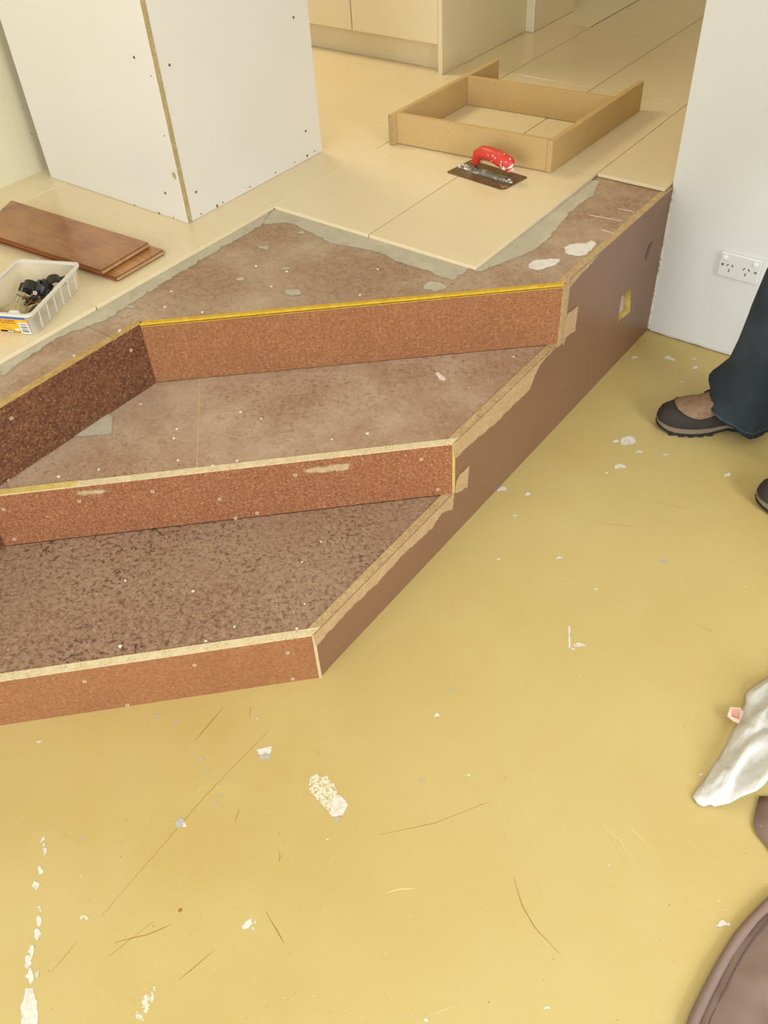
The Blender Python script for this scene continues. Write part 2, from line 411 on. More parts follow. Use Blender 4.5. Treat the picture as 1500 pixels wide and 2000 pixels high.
# riser lines: y at the side board, y at the flank (outer lower edges)
R1a, R1b = (XS, 0.722), (XF, -0.022)
R2a, R2b = (XS, 1.222), (XF, 0.520)
R3a, R3b = (XS, 1.690), (XF, 1.020)
ANG = {}
def riser(a, b, z0, z1, mat, emat, top_label=None, TH=TH):
    A = Vector((a[0] - 0.0005, a[1], 0)); B = Vector((b[0] + 0.0005, b[1], 0)); d = (B - A).normalized(); nrm = Vector((-d.y, d.x, 0))
    if nrm.y > 0: nrm = -nrm                  # out of the step, towards the room
    inn = -nrm * TH
    A2 = A + inn + d * (TH * 0.9); B2 = B + inn - d * 0.0
    # keep the inner edge inside the notch
    B2 = Vector((b[0] + 0.0005, B.y + inn.length / abs(d.x) * (1 if True else 0), 0)); A2 = Vector((a[0] - 0.0005, A.y + inn.length / abs(d.x), 0))
    q = [A, B, B2, A2]
    o = prism('riser', [(p.x, p.y, z0) for p in q], (0, 0, z1 - z0 - 0.0015), mat, st)
    prism('riser_edge', [(p.x, p.y, z1 - 0.0015) for p in q], (0, 0, 0.0017), emat, o, label=top_label)
    return o, A, d, nrm
r1, A1, d1, n1 = riser(R1a, R1b, 0.0, Z1, MR1, MEDGE, 'pale raw chipboard edge of the lowest step')
r2, A2_, d2, n2 = riser(R2a, R2b, Z1, Z2, MR2, MEDGE, 'pale raw chipboard edge of the middle step')
r3, A3, d3, n3 = riser(R3a, R3b, Z2, Z3 - 0.008, MR3, MEDGB, 'bright yellow chipboard edge of the top step', 0.0098)
# second yellow layer of the top edge: the tongue of the deck sheet over the riser
q = [Vector((R3a[0] - 0.0005, R3a[1], 0)), Vector((R3b[0], R3b[1], 0)), Vector((R3b[0], R3b[1] + 0.0138, 0)), Vector((R3a[0] - 0.0005, R3a[1] + 0.0138, 0))]
prism('edge_groove', [(p.x, p.y + 0.0015, Z3 - 0.0078) for p in q], (0, 0, 0.0022), MDARK, r3)
prism('riser_edge', [(p.x, p.y, Z3 - 0.0056) for p in q], (0, 0, 0.0058), MEDGB, r3)
dy3 = 0.0138
# treads
def tread(a, b, c, d_, z, mat):
    return prism('tread', [(a[0] - 0.001, a[1], z - 0.018), (b[0] + 0.001, b[1], z - 0.018), (c[0] + 0.001, c[1], z - 0.018), (d_[0] - 0.001, d_[1], z - 0.018)], (0, 0, 0.0165), mat, st)
off = TH / math.cos(math.radians(44.5)) + 0.0005
XI = XS - 0.019
t1 = tread((XI, R1a[1] + off - 0.019), (XF, R1b[1] + off), (XF, R2b[1]), (XI, R2a[1] - 0.019), Z1, MT1)
# the middle tread is two sheets with a fine seam
def ylerp(a, b, x): return a[1] + (b[1] - a[1]) * (a[0] - x) / (a[0] - b[0])
s0 = at(372, 922, Z2); s1 = at(380, 745, Z2); xs0, xs1 = s0.x, s1.x
def t2pt(x, front): return (x, ylerp(R2a, R2b, x) + off, Z2 - 0.018) if front else (x, ylerp(R3a, R3b, x), Z2 - 0.018)
prism('tread', [t2pt(XI, 1), t2pt(xs0 + 0.0006, 1), t2pt(xs1 + 0.0006, 0), t2pt(XI, 0)], (0, 0, 0.0168), MT2, st)
prism('tread', [t2pt(xs0 - 0.0006, 1), t2pt(XF + 0.001, 1), t2pt(XF + 0.001, 0), t2pt(xs1 - 0.0006, 0)], (0, 0, 0.0165), MT2, st)
prism('tread_seam', [t2pt(xs0 + 0.0006, 1), t2pt(xs0 - 0.0006, 1), t2pt(xs1 - 0.0006, 0), t2pt(xs1 + 0.0006, 0)], (0, 0, 0.0172), MEDGY, st)
# flank board along the left side of the notch
fb = box('flank_board', XF - TH, XF, -1.6, R3b[1], 0.0, Z3 - 0.0015, MRF, st, label='coarse chipboard riser, coloured as in shade, on the left of the steps')
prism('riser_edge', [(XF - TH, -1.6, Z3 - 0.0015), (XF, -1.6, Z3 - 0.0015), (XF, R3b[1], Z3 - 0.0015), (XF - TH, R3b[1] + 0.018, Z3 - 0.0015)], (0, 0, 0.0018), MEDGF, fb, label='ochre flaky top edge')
# landing deck panels
def deck(poly): return prism('deck_panel', [(x, y, Z3 - 0.019) for x, y in poly], (0, 0, 0.0188), MTD, st)
XL = XF - TH - 0.0005
yj = 0.945
deck([(-1.75, -3.2), (XL, -3.2), (XL, yj), (-1.75, yj)])
R3o = lambda x: ylerp(R3a, R3b, x) + dy3 + 0.0005
ysp = at(1185, 418, Z3).y
deck([(-1.75, yj + 0.0015), (XL, yj + 0.0015), (XL, R3b[1]), (XF, R3o(XF)), (XI - 0.0005, R3o(XI)), (XI - 0.0005, ysp), (-1.75, ysp)])
deck([(-1.75, ysp + 0.0015), (XI - 0.0005, ysp + 0.0015), (XI - 0.0005, 2.9), (-1.75, 2.9)])
# side board with a round finger hole and a square cut-out: filled 2-D curve, extruded
def plate(name, outer, holes, x0, x1, mats, parent):
    c = bpy.data.curves.new(name, 'CURVE'); c.dimensions = '2D'; c.fill_mode = 'BOTH'; c.extrude = (x1 - x0) / 2
    for lp in [outer] + holes:
        s = c.splines.new('POLY'); s.points.add(len(lp) - 1); s.use_cyclic_u = True
        for i, (u, v) in enumerate(lp): s.points[i].co = (u, v, 0, 1)
    tmp = bpy.data.objects.new('tmp', c); COL.objects.link(tmp)
    me = bpy.data.meshes.new_from_object(tmp.evaluated_get(bpy.context.evaluated_depsgraph_get()))
    bpy.data.objects.remove(tmp); bpy.data.curves.remove(c)
    for v in me.vertices:
        u, w, e = v.co; v.co = ((x0 + x1) / 2 + e, u, w)
    me.materials.clear()
    o = link(name, me, mats, parent)
    me.update()
    for p in me.polygons: p.material_index = 0 if abs(p.normal.x) > 0.7 else 1
    return o
outer = [(0.7225, 0), (YW - 0.0015, 0), (YW - 0.0015, Z3 - 0.0015), (R3a[1] + 0.0145, Z3 - 0.0015), (R3a[1] + 0.0145, Z2 - 0.0015), (R2a[1] + 0.0275, Z2 - 0.0015), (R2a[1] + 0.0275, Z1 - 0.0015), (R1a[1] + 0.0275, Z1 - 0.0015), (R1a[1] + 0.0275, 0)]
outer = outer[1:]
pX = (XS, 0, 0); nX = (1, 0, 0)
hc = onplane(1267, 490, pX, nX)
rnd = [(hc.y + 0.021 * math.cos(a) + 0.006 * math.sin(a), hc.z + 0.027 * math.sin(a)) for a in [2 * math.pi * i / 20 for i in range(20)]]
cut = [onplane(x, y, pX, nX) for x, y in ((1232, 562), (1231, 608), (1206, 630), (1214, 580))]
cut = [(p.y, p.z) for p in cut]
sb = plate('side_board', outer, [rnd, cut], XS - TH, XS, [MSB, MEDGY, Mat('hole_bore', (150, 132, 116), 0.8).m], st)
for p in sb.data.polygons:
    if p.material_index == 1 and (Vector((p.center.y, p.center.z)) - Vector((hc.y, hc.z))).length < 0.045: p.material_index = 2
sb['label'] = 'smooth brown chipboard side panel running to the white wall'
TG = 0.0187
def top_edge(y0, y1, z, mat, e1=True):
    q = [(XS, y0), (XS, y1), (XS - TH, y1 - (TG if e1 else 0)), (XS - TH, y0 - TG)]
    return prism('side_edge', [(x, y, z - 0.0015) for x, y in q], (0, 0, 0.0021), mat, sb)
top_edge(R1a[1] + 0.0275, R2a[1], Z1, MEDGS); top_edge(R2a[1] + 0.0275, R3a[1], Z2, MEDGS); top_edge(R3a[1] + 0.0142, YW - 0.002, Z3, MEDGS, False)
box('hole_backing', XS - TH - 0.006, XS - TH - 0.0005, min(y for y, z in cut) - 0.02, YW - 0.004, 0.10, 0.36, Mat('pale_backing', (206, 196, 178), 0.8).m, sb)
# exposed ends of the risers on the side face
def end_strip(y0, y1, z0, z1, mat): return box('riser_end', XS - 0.0004, XS + 0.0012, y0, y1, z0, z1, mat, sb)
for ry, rz0, rz1, rd in ((R1a[1], 0.0, Z1, 0.0285), (R2a[1], Z1 - 0.002, Z2, 0.0285), (R3a[1], Z2 - 0.002, Z3, 0.0155)):
    box('riser_end', XS - 0.0004, XS + 0.0006, ry, ry + rd, rz0, rz1, MSB, sb)
end_strip(R1a[1] - 0.001, R1a[1] + 0.006, 0.0, Z1, MEDGE)
end_strip(R2a[1] - 0.001, R2a[1] + 0.008, Z1, Z2, MEDGY)
end_strip(R3a[1] - 0.001, R3a[1] + 0.032, Z2 - 0.01, Z3, MEDGS)
# sanded filler on the side board
def side_patch(px, seed, zmax):
    pts = [onplane(x, y, pX, nX) for x, y in px]
    return film('filler_smear', pts, nX, 0.0014, MFILL, sb, 0.012, 0.005, seed, 0.008, zmax)
side_patch([(606, 1228), (618, 1263), (640, 1237), (683, 1190), (737, 1140), (783, 1087), (843, 1033), (862, 1004), (884, 996), (890, 940), (860, 950), (730, 1066), (606, 1210)], 1, Z1 + 0.0004)
side_patch([(887, 966), (912, 953), (918, 905), (896, 925), (889, 940)], 2, Z2)
side_patch([(884, 868), (885, 901), (914, 872), (966, 829), (1005, 790), (1034, 762), (1053, 714), (1091, 673), (1080, 640), (955, 748), (878, 842)], 3, Z2 + 0.0004)
side_patch([(1097, 684), (1104, 662), (1123, 646), (1130, 593), (1105, 613), (1098, 660)], 4, Z3)
side_patch([(1113, 548), (1108, 570), (1118, 555), (1134, 537), (1155, 515), (1190, 470), (1165, 478), (1115, 530)], 5, Z3)
# filler on the middle riser, drips
def on_r(px, A, n): return [onplane(x, y, A, n) for x, y in px]
film('filler_smear', on_r([(588, 915), (640, 907), (690, 900), (682, 920), (640, 924), (590, 927)], A2_, n2), n2, 0.0006, MFILL, r2, 0.008, 0.003, 6, fade=0.012)
film('filler_smear', on_r([(146, 958), (200, 952), (214, 958), (205, 966), (150, 970)], A2_, n2), n2, 0.0006, MFILL, r2, 0.006, 0.004, 7, fade=0.012)
# yellow start of the middle edge
e0 = at(0, 968, Z2); e1 = at(140, 950, Z2)
yb = [Vector((x, ylerp(R2a, R2b, x) + o_, Z2 + 0.0002)) for x, o_ in ((XF + 0.002, 0.0006), (e1.x, 0.0006), (e1.x, 0.0262), (XF + 0.002, 0.0262))]
patch('riser_edge', yb, (0, 0, 1), 0.0006, MEDGY, r2, 0.02, 0.001, 8, label='straw yellow stretch of the middle step edge')
# grey adhesive left on the boards around the tiles
pz = lambda pts, z: [at(x, y, z) for x, y in pts]
UP = (0, 0, 1)
film('adhesive_patch', pz([(545, 398), (640, 430), (722, 457), (800, 482), (925, 522), (888, 550), (862, 543), (832, 530), (776, 514), (739, 495), (701, 486), (641, 477), (619, 463), (589, 449), (563, 437), (515, 440), (500, 436)], Z3), UP, 0.0006, MGLUE, st, 0.012, 0.006, 11, fade=0.009)
film('adhesive_patch', pz([(540, 398), (515, 440), (470, 467), (400, 507), (290, 574), (213, 626), (140, 651), (102, 669), (0, 742), (-10, 700), (180, 596), (400, 473)], Z3), UP, 0.0006, MGLUE, st, 0.012, 0.005, 12, fade=0.009)
film('adhesive_patch', pz([(915, 530), (1030, 438), (1145, 350), (1175, 352), (1164, 379), (1117, 414), (1076, 467), (1047, 489), (1003, 508), (959, 524), (940, 533)], Z3), UP, 0.0006, MGLUE, st, 0.012, 0.006, 13, fade=0.009)
film('adhesive_patch', pz([(135, 856), (200, 806), (226, 810), (222, 850), (200, 853)], Z2 - 0.0015), UP, 0.0006, MGLUE, st, 0.01, 0.006, 14, fade=0.009)
for i, (x, y, rx) in enumerate([(517, 484, 17), (560, 525, 10), (575, 572, 22), (590, 455, 8), (330, 648, 9), (470, 545, 13), (700, 540, 9), (850, 560, 26), (255, 600, 12)]):
    ps = [(x + rx * math.cos(a), y + rx * 0.42 * math.sin(a)) for a in [2 * math.pi * j / 9 for j in range(9)]]
    film('adhesive_patch', pz(ps, Z3), UP, 0.0006, MGLUE, st, 0.008, 0.012, 20 + i, fade=0.009)
film('white_footprint', pz([(1030, 516), (1041, 508), (1102, 502), (1088, 519), (1052, 530), (1032, 525)], Z3), UP, 0.0006, MFOOTF, st, 0.01, 0.003, 31, fade=0.01)
film('white_footprint', pz([(1099, 483), (1117, 475), (1143, 474), (1155, 468), (1168, 475), (1161, 484), (1149, 499), (1129, 503), (1102, 496)], Z3), UP, 0.0006, MFOOTF, st, 0.01, 0.003, 32, fade=0.01)
# seams and scrapes on the narrow strip of deck
for a, b in (((1150, 420), (1216, 432)), ((1208, 408), (1240, 414)), ((1175, 449), (1200, 456))):
    p, q = at(*a, Z3), at(*b, Z3); s = Vector((0, 0.0012, 0))
    patch('scrape_mark', [p - s, q - s, q + s, p + s], UP, 0.0004, MFOOT, st, 0.01, 0.001, 41)

# screws in the boards
MSCR = Mat('screw_ring', (206, 186, 156), 0.6).m; MSCD = Mat('screw_dark', (92, 66, 48), 0.8).m
def screw(p, n, parent, r=0.0042):
    n = Vector(n).normalized(); a = n.orthogonal().normalized(); b = n.cross(a); p = Vector(p)
    bm = bmesh.new(); sg = 10
    rad = [(r, 0), (r * 0.9, 0.0009), (r * 0.5, 0.0007), (r * 0.42, 0.0001)]
    R_ = [[bm.verts.new(p + n * h + (a * math.cos(2 * math.pi * j / sg) + b * math.sin(2 * math.pi * j / sg)) * q_) for j in range(sg)] for q_, h in rad]
    for A, B in zip(R_, R_[1:]):
        for j in range(sg): bm.faces.new((A[j], A[(j + 1) % sg], B[(j + 1) % sg], B[j]))
    f = bm.faces.new(R_[-1]); f.material_index = 1
    return fin(bm, 'screw', [MSCR, MSCD], parent)
for x, y in [(7, 995), (28, 1053), (155, 979), (298, 960), (429, 975), (460, 1012), (577, 928), (823, 897), (855, 956), (502, 1002)]:
    screw(onplane(x, y, A2_, n2), n2, r2)
for x, y in [(165, 1331), (249, 1377), (380, 1299), (562, 1275), (572, 1326)]:
    screw(onplane(x, y, A1, n1), n1, r1)
for x, y in [(22, 817), (256, 684)]:
    screw(onplane(x, y, (XF, 0, 0), nX), nX, fb)

# crumbs of plaster: the ones big enough to tell apart are parts, the specks are one lot
def lump(bm, c, r, seed, flat=0.5):
    o = Vector((seed * 3.1, seed * 1.7, 0))
    vs = [bm.verts.new(Vector(c) + Vector((v[0], v[1], max(-0.2, v[2]) * flat)) * r * (1 + 0.45 * noise.noise(Vector(v) * 1.4 + o))) for v in ICO]
    for f in ICOF: bm.faces.new([vs[i] for i in f])
bm = bmesh.new(); bmesh.ops.create_icosphere(bm, subdivisions=1, radius=1); bm.verts.ensure_lookup_table()
ICO = [tuple(v.co) for v in bm.verts]; ICOF = [[v.index for v in f.verts] for f in bm.faces]
bm.clear(); bmesh.ops.create_icosphere(bm, subdivisions=2, radius=1); bm.verts.ensure_lookup_table()
ICO2 = [tuple(v.co) for v in bm.verts]; ICO2F = [[v.index for v in f.verts] for f in bm.faces]; bm.free()
TET = [(1, 0, 0), (-0.5, 0.87, 0), (-0.5, -0.87, 0), (0, 0, 0.6)]
def specks(name, n, area_fn, z, r0, r1, mat, parent):
    vs, fs = [], []
    for i in range(n):
        x, y = area_fn(); r = random.uniform(r0, r1) * random.uniform(0.4, 1); a = random.uniform(0, 6.3); e = random.uniform(0.4, 1)
        b = len(vs)
        for u, v, w in TET: vs.append((x + r * (u * math.cos(a) - v * math.sin(a) * e), y + r * (u * math.sin(a) + v * math.cos(a) * e), z + w * r * 0.6))
        fs += [(b, b + 1, b + 3), (b + 1, b + 2, b + 3), (b + 2, b, b + 3)]
    me = bpy.data.meshes.new(name); me.from_pydata(vs, [], fs); return link(name, me, mat, parent, 'stuff')
MCRUM = Mat('plaster_crumb', (226, 214, 194), 0.8).m
def crumb(x, y, z, r, parent, i):
    bm = bmesh.new(); p = at(x, y, z); lump(bm, (p.x, p.y, z + r * 0.1), r, i + 0.5, 0.4); fin(bm, 'plaster_crumb', MCRUM, parent)
for i, (x, y, r) in enumerate([(245, 1134, 4), (377, 1155, 4.5), (235, 1262, 5), (402, 1252, 4), (458, 1224, 3.5), (594, 1235, 4), (580, 1228, 4), (595, 1180, 3), (627, 1058, 3.5), (590, 1098, 3)]):
    crumb(x, y, Z1 - 0.0015, r * 0.0009, st, i)
for i, (x, y, r) in enumerate([(275, 789, 4), (345, 838, 4), (340, 856, 4), (348, 899, 5), (338, 921, 4), (463, 900, 4), (115, 931, 5), (15, 937, 5), (193, 917, 4), (718, 847, 5), (859, 735, 5), (1003, 697, 4), (416, 911, 6), (648, 858, 3.5), (510, 818, 4), (470, 805, 5), (916, 757, 3)]):
    crumb(x, y, Z2 - 0.0015, r * 0.0009, st, 30 + i)
patch('plaster_crumb', pz([(850, 729), (856, 727), (871, 740), (868, 744), (858, 741)], Z2 - 0.0015), UP, 0.001, MCRUM, st, 0.006, 0.001, 3)
for i, (x, y, r) in enumerate([(335, 569, 4), (322, 600, 4), (233, 646, 5), (145, 695, 4), (560, 530, 4), (738, 526, 4), (703, 576, 4), (395, 610, 4), (500, 520, 5), (530, 560, 4)]):
    crumb(x, y, Z3, r * 0.001, st, 60 + i)
def on_tread(a, b, c, d_):
    def f():
        x = random.uniform(XF + 0.02, XI - 0.02); t = random.random()
        return x, (ylerp(a, b, x) + off + 0.01) * (1 - t) + (ylerp(c, d_, x) - 0.01) * t
    return f
specks('plaster_specks', 260, on_tread(R1a, R1b, R2a, R2b), Z1 - 0.0015, 0.001, 0.0022, MCRUM, t1)
specks('plaster_specks', 260, on_tread(R2a, R2b, R3a, R3b), Z2 - 0.0015, 0.001, 0.0022, MCRUM, st)

# ------------------------------------------------------------------ marks on the yellow floor
MSPL = Mat('white_paint_splat', (232, 226, 212), 0.6)
MSPL.layer(MSPL.ramp(MSPL.noise(70, 4), 0.5, 0.7), (206, 192, 160), 0.7)
MCAULK = MSPL.m
MSPL = Mat('worn_white_splat', (228, 221, 206), 0.6); MSPL.layer(MSPL.ramp(MSPL.noise(90, 4), 0.46, 0.66), (204, 188, 154), 0.8)
worn(MSPL, 130, 0.1, 0.5, 1.5); MSPL = MSPL.m
k = Mat('worn_white_print', (226, 206, 156), 0.6); k.layer(k.ramp(k.noise(190, 3, 0.7), 0.45, 0.58), (232, 224, 206), 0.9); worn(k, 190, 0.55, 1.0, 2.6); MSPW = k.m
k = Mat('grey_chip_spot', (186, 180, 166), 0.7); k.layer(k.ramp(k.noise(120, 3), 0.5, 0.7), (160, 154, 142), 0.7); worn(k, 130, 0.1, 0.5, 1.5); MSPG = k.m
k = Mat('floor_scratch', (168, 128, 52), 0.7); MSCT = k.m
k = Mat('floor_scratch_light', (234, 210, 140), 0.6); MSCL = k.m
def splat(px, mat, seed, th=0.0006, step=0.004, jit=0.004):
    return film('paint_splat', pz(px, 0), UP, 0.0003, mat, fl, step, jit, seed, 0.0018)
splat([(603, 1517), (618, 1511), (640, 1515), (654, 1530), (662, 1550), (680, 1570), (672, 1592), (648, 1596), (625, 1573), (604, 1547)], MSPW, 1)
splat([(650, 1558), (664, 1552), (681, 1570), (670, 1594), (648, 1595), (644, 1580)], MSPL, 2)
splat([(652, 1597), (668, 1596), (662, 1609)], MSPG, 3)
splat([(501, 1464), (532, 1456), (529, 1479), (509, 1484)], MSPL, 4, jit=0.002); splat([(505, 1474), (528, 1472), (527, 1482), (510, 1485)], MSPG, 5, 0.0009, jit=0.002)
splat([(339, 1608), (352, 1597), (360, 1601), (358, 1613), (346, 1620)], MSPG, 6, jit=0.002); splat([(358, 1603), (367, 1615), (354, 1616)], MSPL, 7, 0.0009, jit=0.001)
splat([(471, 1810), (480, 1800), (490, 1793), (494, 1804), (486, 1814), (475, 1816)], MSPL, 8, jit=0.003)
splat([(492, 1792), (502, 1801), (497, 1806)], MSPL, 8, jit=0.002)
splat([(490, 1812), (497, 1810), (496, 1822)], MSPL, 8, jit=0.002)
splat([(40, 2010), (41, 1965), (50, 1930), (64, 1930), (73, 1960), (78, 2010)], MSPL, 9, 0.0008)
for i, (x, y, w, h) in enumerate([(58, 1905, 6, 16), (55, 1880, 7, 14), (62, 1858, 6, 12), (72, 1825, 7, 12), (75, 1800, 6, 11), (78, 1775, 4, 9), (70, 1730, 8, 8), (79, 1700, 6, 10), (86, 1660, 4, 12), (72, 1905, 4, 9), (84, 1640, 3, 8), (165, 1793, 10, 6), (150, 1783, 4, 3), (285, 1960, 10, 22), (272, 1985, 10, 12), (298, 1945, 6, 18), (77, 1450, 8, 4)]):
    splat([(x + w * math.cos(a), y + h * math.sin(a)) for a in [2 * math.pi * j / 12 for j in range(12)]], MSPW if i > 10 else MSPL, 50 + i, 0.0005, 0.003, 0.006)
for i, (x, y, r, g) in enumerate([(395, 1484, 7, 1), (404, 1506, 5, 1), (431, 1555, 7, 1), (423, 1572, 6, 1), (306, 1400, 8, 1), (342, 1410, 8, 1), (290, 1420, 4, 1), (160, 1640, 7, 1), (236, 1647, 4, 1), (826, 1525, 6, 1),
        (981, 958, 11, 0), (1031, 968, 9, 0), (1165, 1152, 6, 0), (1132, 1262, 11, 0), (1120, 1268, 6, 0), (1295, 1096, 8, 1), (973, 1093, 6, 0), (1092, 1091, 9, 0), (1006, 1009, 8, 0), (1186, 925, 6, 0), (1211, 914, 11, 0), (882, 1348, 6, 1), (854, 1399, 9, 0), (1421, 930, 10, 0),
        (1228, 866, 20, 0), (1203, 864, 8, 0), (1248, 884, 8, 0), (1300, 890, 6, 0), (1410, 1808, 14, 0), (1394, 1786, 6, 0), (1417, 1780, 6, 0), (1404, 1762, 4, 0), (1371, 1513, 7, 0), (915, 1516, 7, 0), (1067, 1970, 7, 0), (1069, 1940, 7, 0), (803, 1985, 5, 0), (835, 1995, 9, 0),
        (1331, 747, 5, 0), (1307, 698, 6, 0), (1356, 702, 5, 0), (1240, 700, 8, 0), (1358, 720, 9, 0), (939, 1743, 4, 0), (500, 1404, 6, 0), (1188, 1690, 5, 0), (640, 1640, 6, 0)]):
    r *= 1.0 if r > 10 else 0.85
    splat([(x + r * math.cos(a) * (1 + 0.25 * math.sin(i + a * 2)), y + r * 0.72 * math.sin(a)) for a in [2 * math.pi * j / 9 for j in range(14)]], MSPG if g else MSPL, 80 + i, 0.0006 + 0.0006 * (r > 12), 0.0025, 0.005)
splat([(1109, 1222), (1114, 1222), (1115, 1266), (1110, 1266)], MSPL, 140, jit=0.002)
splat([(1296, 700), (1302, 694), (1320, 702), (1318, 706)], MSPL, 141, jit=0.001)
def scratch(pts, w, mat, seed):
    P = [at(x, y, 0) for x, y in pts]; L, R_ = [], []
    Q = []
    for a, b in zip(P, P[1:]):
        k = max(2, int((b - a).length / 0.02))
        Q += [a.lerp(b, j / k) for j in range(k)]
    Q.append(P[-1])
    for i, p in enumerate(Q):
        t = (Q[min(i + 1, len(Q) - 1)] - Q[max(i - 1, 0)]).normalized(); s = Vector((-t.y, t.x, 0)); p = p + s * noise.noise(p * 40) * 0.0012
        ww = w * (0.55 + 0.5 * noise.noise(p * 90 + Vector((seed, 0, 0)))) * math.sin(math.pi * (0.08 + 0.84 * i / max(1, len(Q) - 1)))
        L.append(p - s * ww); R_.append(p + s * ww)
    bm = bmesh.new(); n = len(Q)
    a = [bm.verts.new(p + Vector((0, 0, 0.0002))) for p in L]; b = [bm.verts.new(p + Vector((0, 0, 0.0002))) for p in R_]; c = [bm.verts.new((p + q) / 2 + Vector((0, 0, 0.0005))) for p, q in zip(L, R_)]
    for i in range(n - 1):
        bm.faces.new((a[i], a[i + 1], c[i + 1], c[i])); bm.faces.new((c[i], c[i + 1], b[i + 1], b[i]))
    return fin(bm, 'scratch', mat, fl)
for i, (pts, w, mt) in enumerate([([(380, 1448), (438, 1380)], 0.0016, MSCT), ([(527, 1425), (400, 1556), (198, 1790)], 0.0009, MSCT), ([(223, 1842), (290, 1825), (337, 1805)], 0.0016, MSCT), ([(350, 1914), (419, 1856)], 0.0014, MSCT),
        ([(519, 1780), (540, 1815), (555, 1843)], 0.0018, MSCT), ([(458, 1606), (468, 1580)], 0.0013, MSCT), ([(1003, 1714), (1020, 1770), (1044, 1811), (1095, 1866)], 0.0011, MSCT), ([(740, 1631), (850, 1608), (958, 1565)], 0.0009, MSCT),
        ([(752, 1745), (780, 1736), (812, 1735)], 0.0018, MSCL), ([(966, 1540), (985, 1600), (988, 1650)], 0.0008, MSCL), ([(1150, 1583), (1210, 1640), (1255, 1705)], 0.0008, MSCL), ([(1180, 1578), (1240, 1625), (1300, 1680)], 0.0008, MSCL), ([(1165, 1600), (1225, 1690)], 0.0007, MSCL),
        ([(1160, 1020), (1240, 1030)], 0.0009, MSCT), ([(1275, 978), (1340, 995)], 0.0009, MSCT), ([(487, 1402), (490, 1378)], 0.0012, MSCT), ([(618, 1478), (624, 1465)], 0.001, MSCT), ([(640, 1690), (655, 1665)], 0.0008, MSCL), ([(1364, 1222), (1400, 1238)], 0.0009, MSCT), ([(1040, 1385), (1110, 1330)], 0.0006, MSCL), ([(545, 1665), (545, 1683), (552, 1668)], 0.001, MSCT),
        ([(210, 1870), (300, 1800)], 0.0007, MSCT), ([(100, 1900), (150, 1840)], 0.0007, MSCT), ([(830, 1985), (900, 1960)], 0.0007, MSCL)]):
    scratch(pts, w, mt, i)
bm = bmesh.new(); p = at(352, 1778, 0); add_disc(bm, p, UP, 0.0036, 0.0012, 10, 0.0022); fin(bm, 'rust_spot', Mat('rust', (170, 110, 30), 0.7).m, fl)
def on_floor():
    while True:
        x, y = random.uniform(0, 1500), random.uniform(640, 2000)
        p = at(x, y, 0)
        if p.x > XS + 0.02 or (p.y < 0.7 + (p.x - XS) * 1.0 - 0.02): return p.x, p.y
specks('paint_flecks', 520, on_floor, 0.0002, 0.0007, 0.0026, MSCL, fl)
specks('grit', 420, on_floor, 0.0002, 0.0006, 0.0017, Mat('grit_brown', (140, 104, 52), 0.9).m, fl)

# white caulk bead where the boards meet the right wall, gap and screws along its foot
bm = bmesh.new()
for i in range(26):
    z = 0.03 + i * 0.0165 + random.uniform(-0.004, 0.004); r = random.uniform(0.003, 0.007)
    lump(bm, (XS + random.uniform(0.001, 0.005), YW - 0.001, z), r, i, 1.2)
add_tube(bm, [(XS + 0.001 + 0.0015 * noise.noise(Vector((0, 0, z * 30))), YW - 0.001, z) for z in [0.012 + j * 0.02 for j in range(23)]], 0.0035, 6)
fin(bm, 'caulk_bead', MCAULK, wr, kind='stuff')
bm = bmesh.new()
add_tube(bm, [(XS + 0.01 + j * 0.03, YW - 0.001, 0.005 + 0.003 * noise.noise(Vector((j * 0.7, 0, 0)))) for j in range(22)], 0.0032, 6)
fin(bm, 'caulk_bead', Mat('grey_caulk', (206, 202, 192), 0.8).m, wr)
for x, y in [(1337, 664), (1407, 688)]:
    bm = bmesh.new(); add_disc(bm, onplane(x, y, (0, YW, 0), (0, -1, 0)), (0, -1, 0), 0.0026, 0.0005, 8); fin(bm, 'screw', Mat('screw_grey', (110, 100, 92), 0.6).m, wr)

# ------------------------------------------------------------------ power outlet
pY = (0, YW, 0); nY = (0, -1, 0)
oc = (onplane(1413, 489, pY, nY) + onplane(1491, 509, pY, nY) + onplane(1481, 556, pY, nY) + onplane(1400, 531, pY, nY)) / 4
po = thing('power_outlet', 'white double power outlet on the white wall at the right', 'power outlet', (oc.x, YW, oc.z))
MPL = Mat('outlet_plastic', (226, 225, 218), 0.35, 0.5).m; MPW = Mat('switch_white', (246, 244, 238), 0.3, 0.5).m
MSL = Mat('slot_dark', (70, 62, 56), 0.8).m
w, h = 0.0575, 0.036
box('faceplate', oc.x - w, oc.x + w, YW - 0.010, YW - 0.0005, oc.z - h, oc.z + h, MPL, po, 0.003, 2)
yf = YW - 0.0102
def opx(u, v): return oc.x + u * w, oc.z + v * h
for u, v in ((-0.72, 0.62), (0.74, 0.62)):
    x, z = opx(u, v); s = box('switch', x - 0.0065, x + 0.0065, yf - 0.004, yf + 0.001, z - 0.005, z + 0.005, MPW, po, 0.0015, 2)
for u, v, mt in ((-0.80, 0.02, Mat('screw_brown', (120, 92, 70), 0.6).m), (0.80, -0.02, Mat('screw_zinc', (120, 118, 112), 0.4).m)):
    x, z = opx(u, v); bm = bmesh.new(); add_disc(bm, (x, yf + 0.0005, z), nY, 0.0036, 0.0012, 12); fin(bm, 'mounting_screw', mt, po)
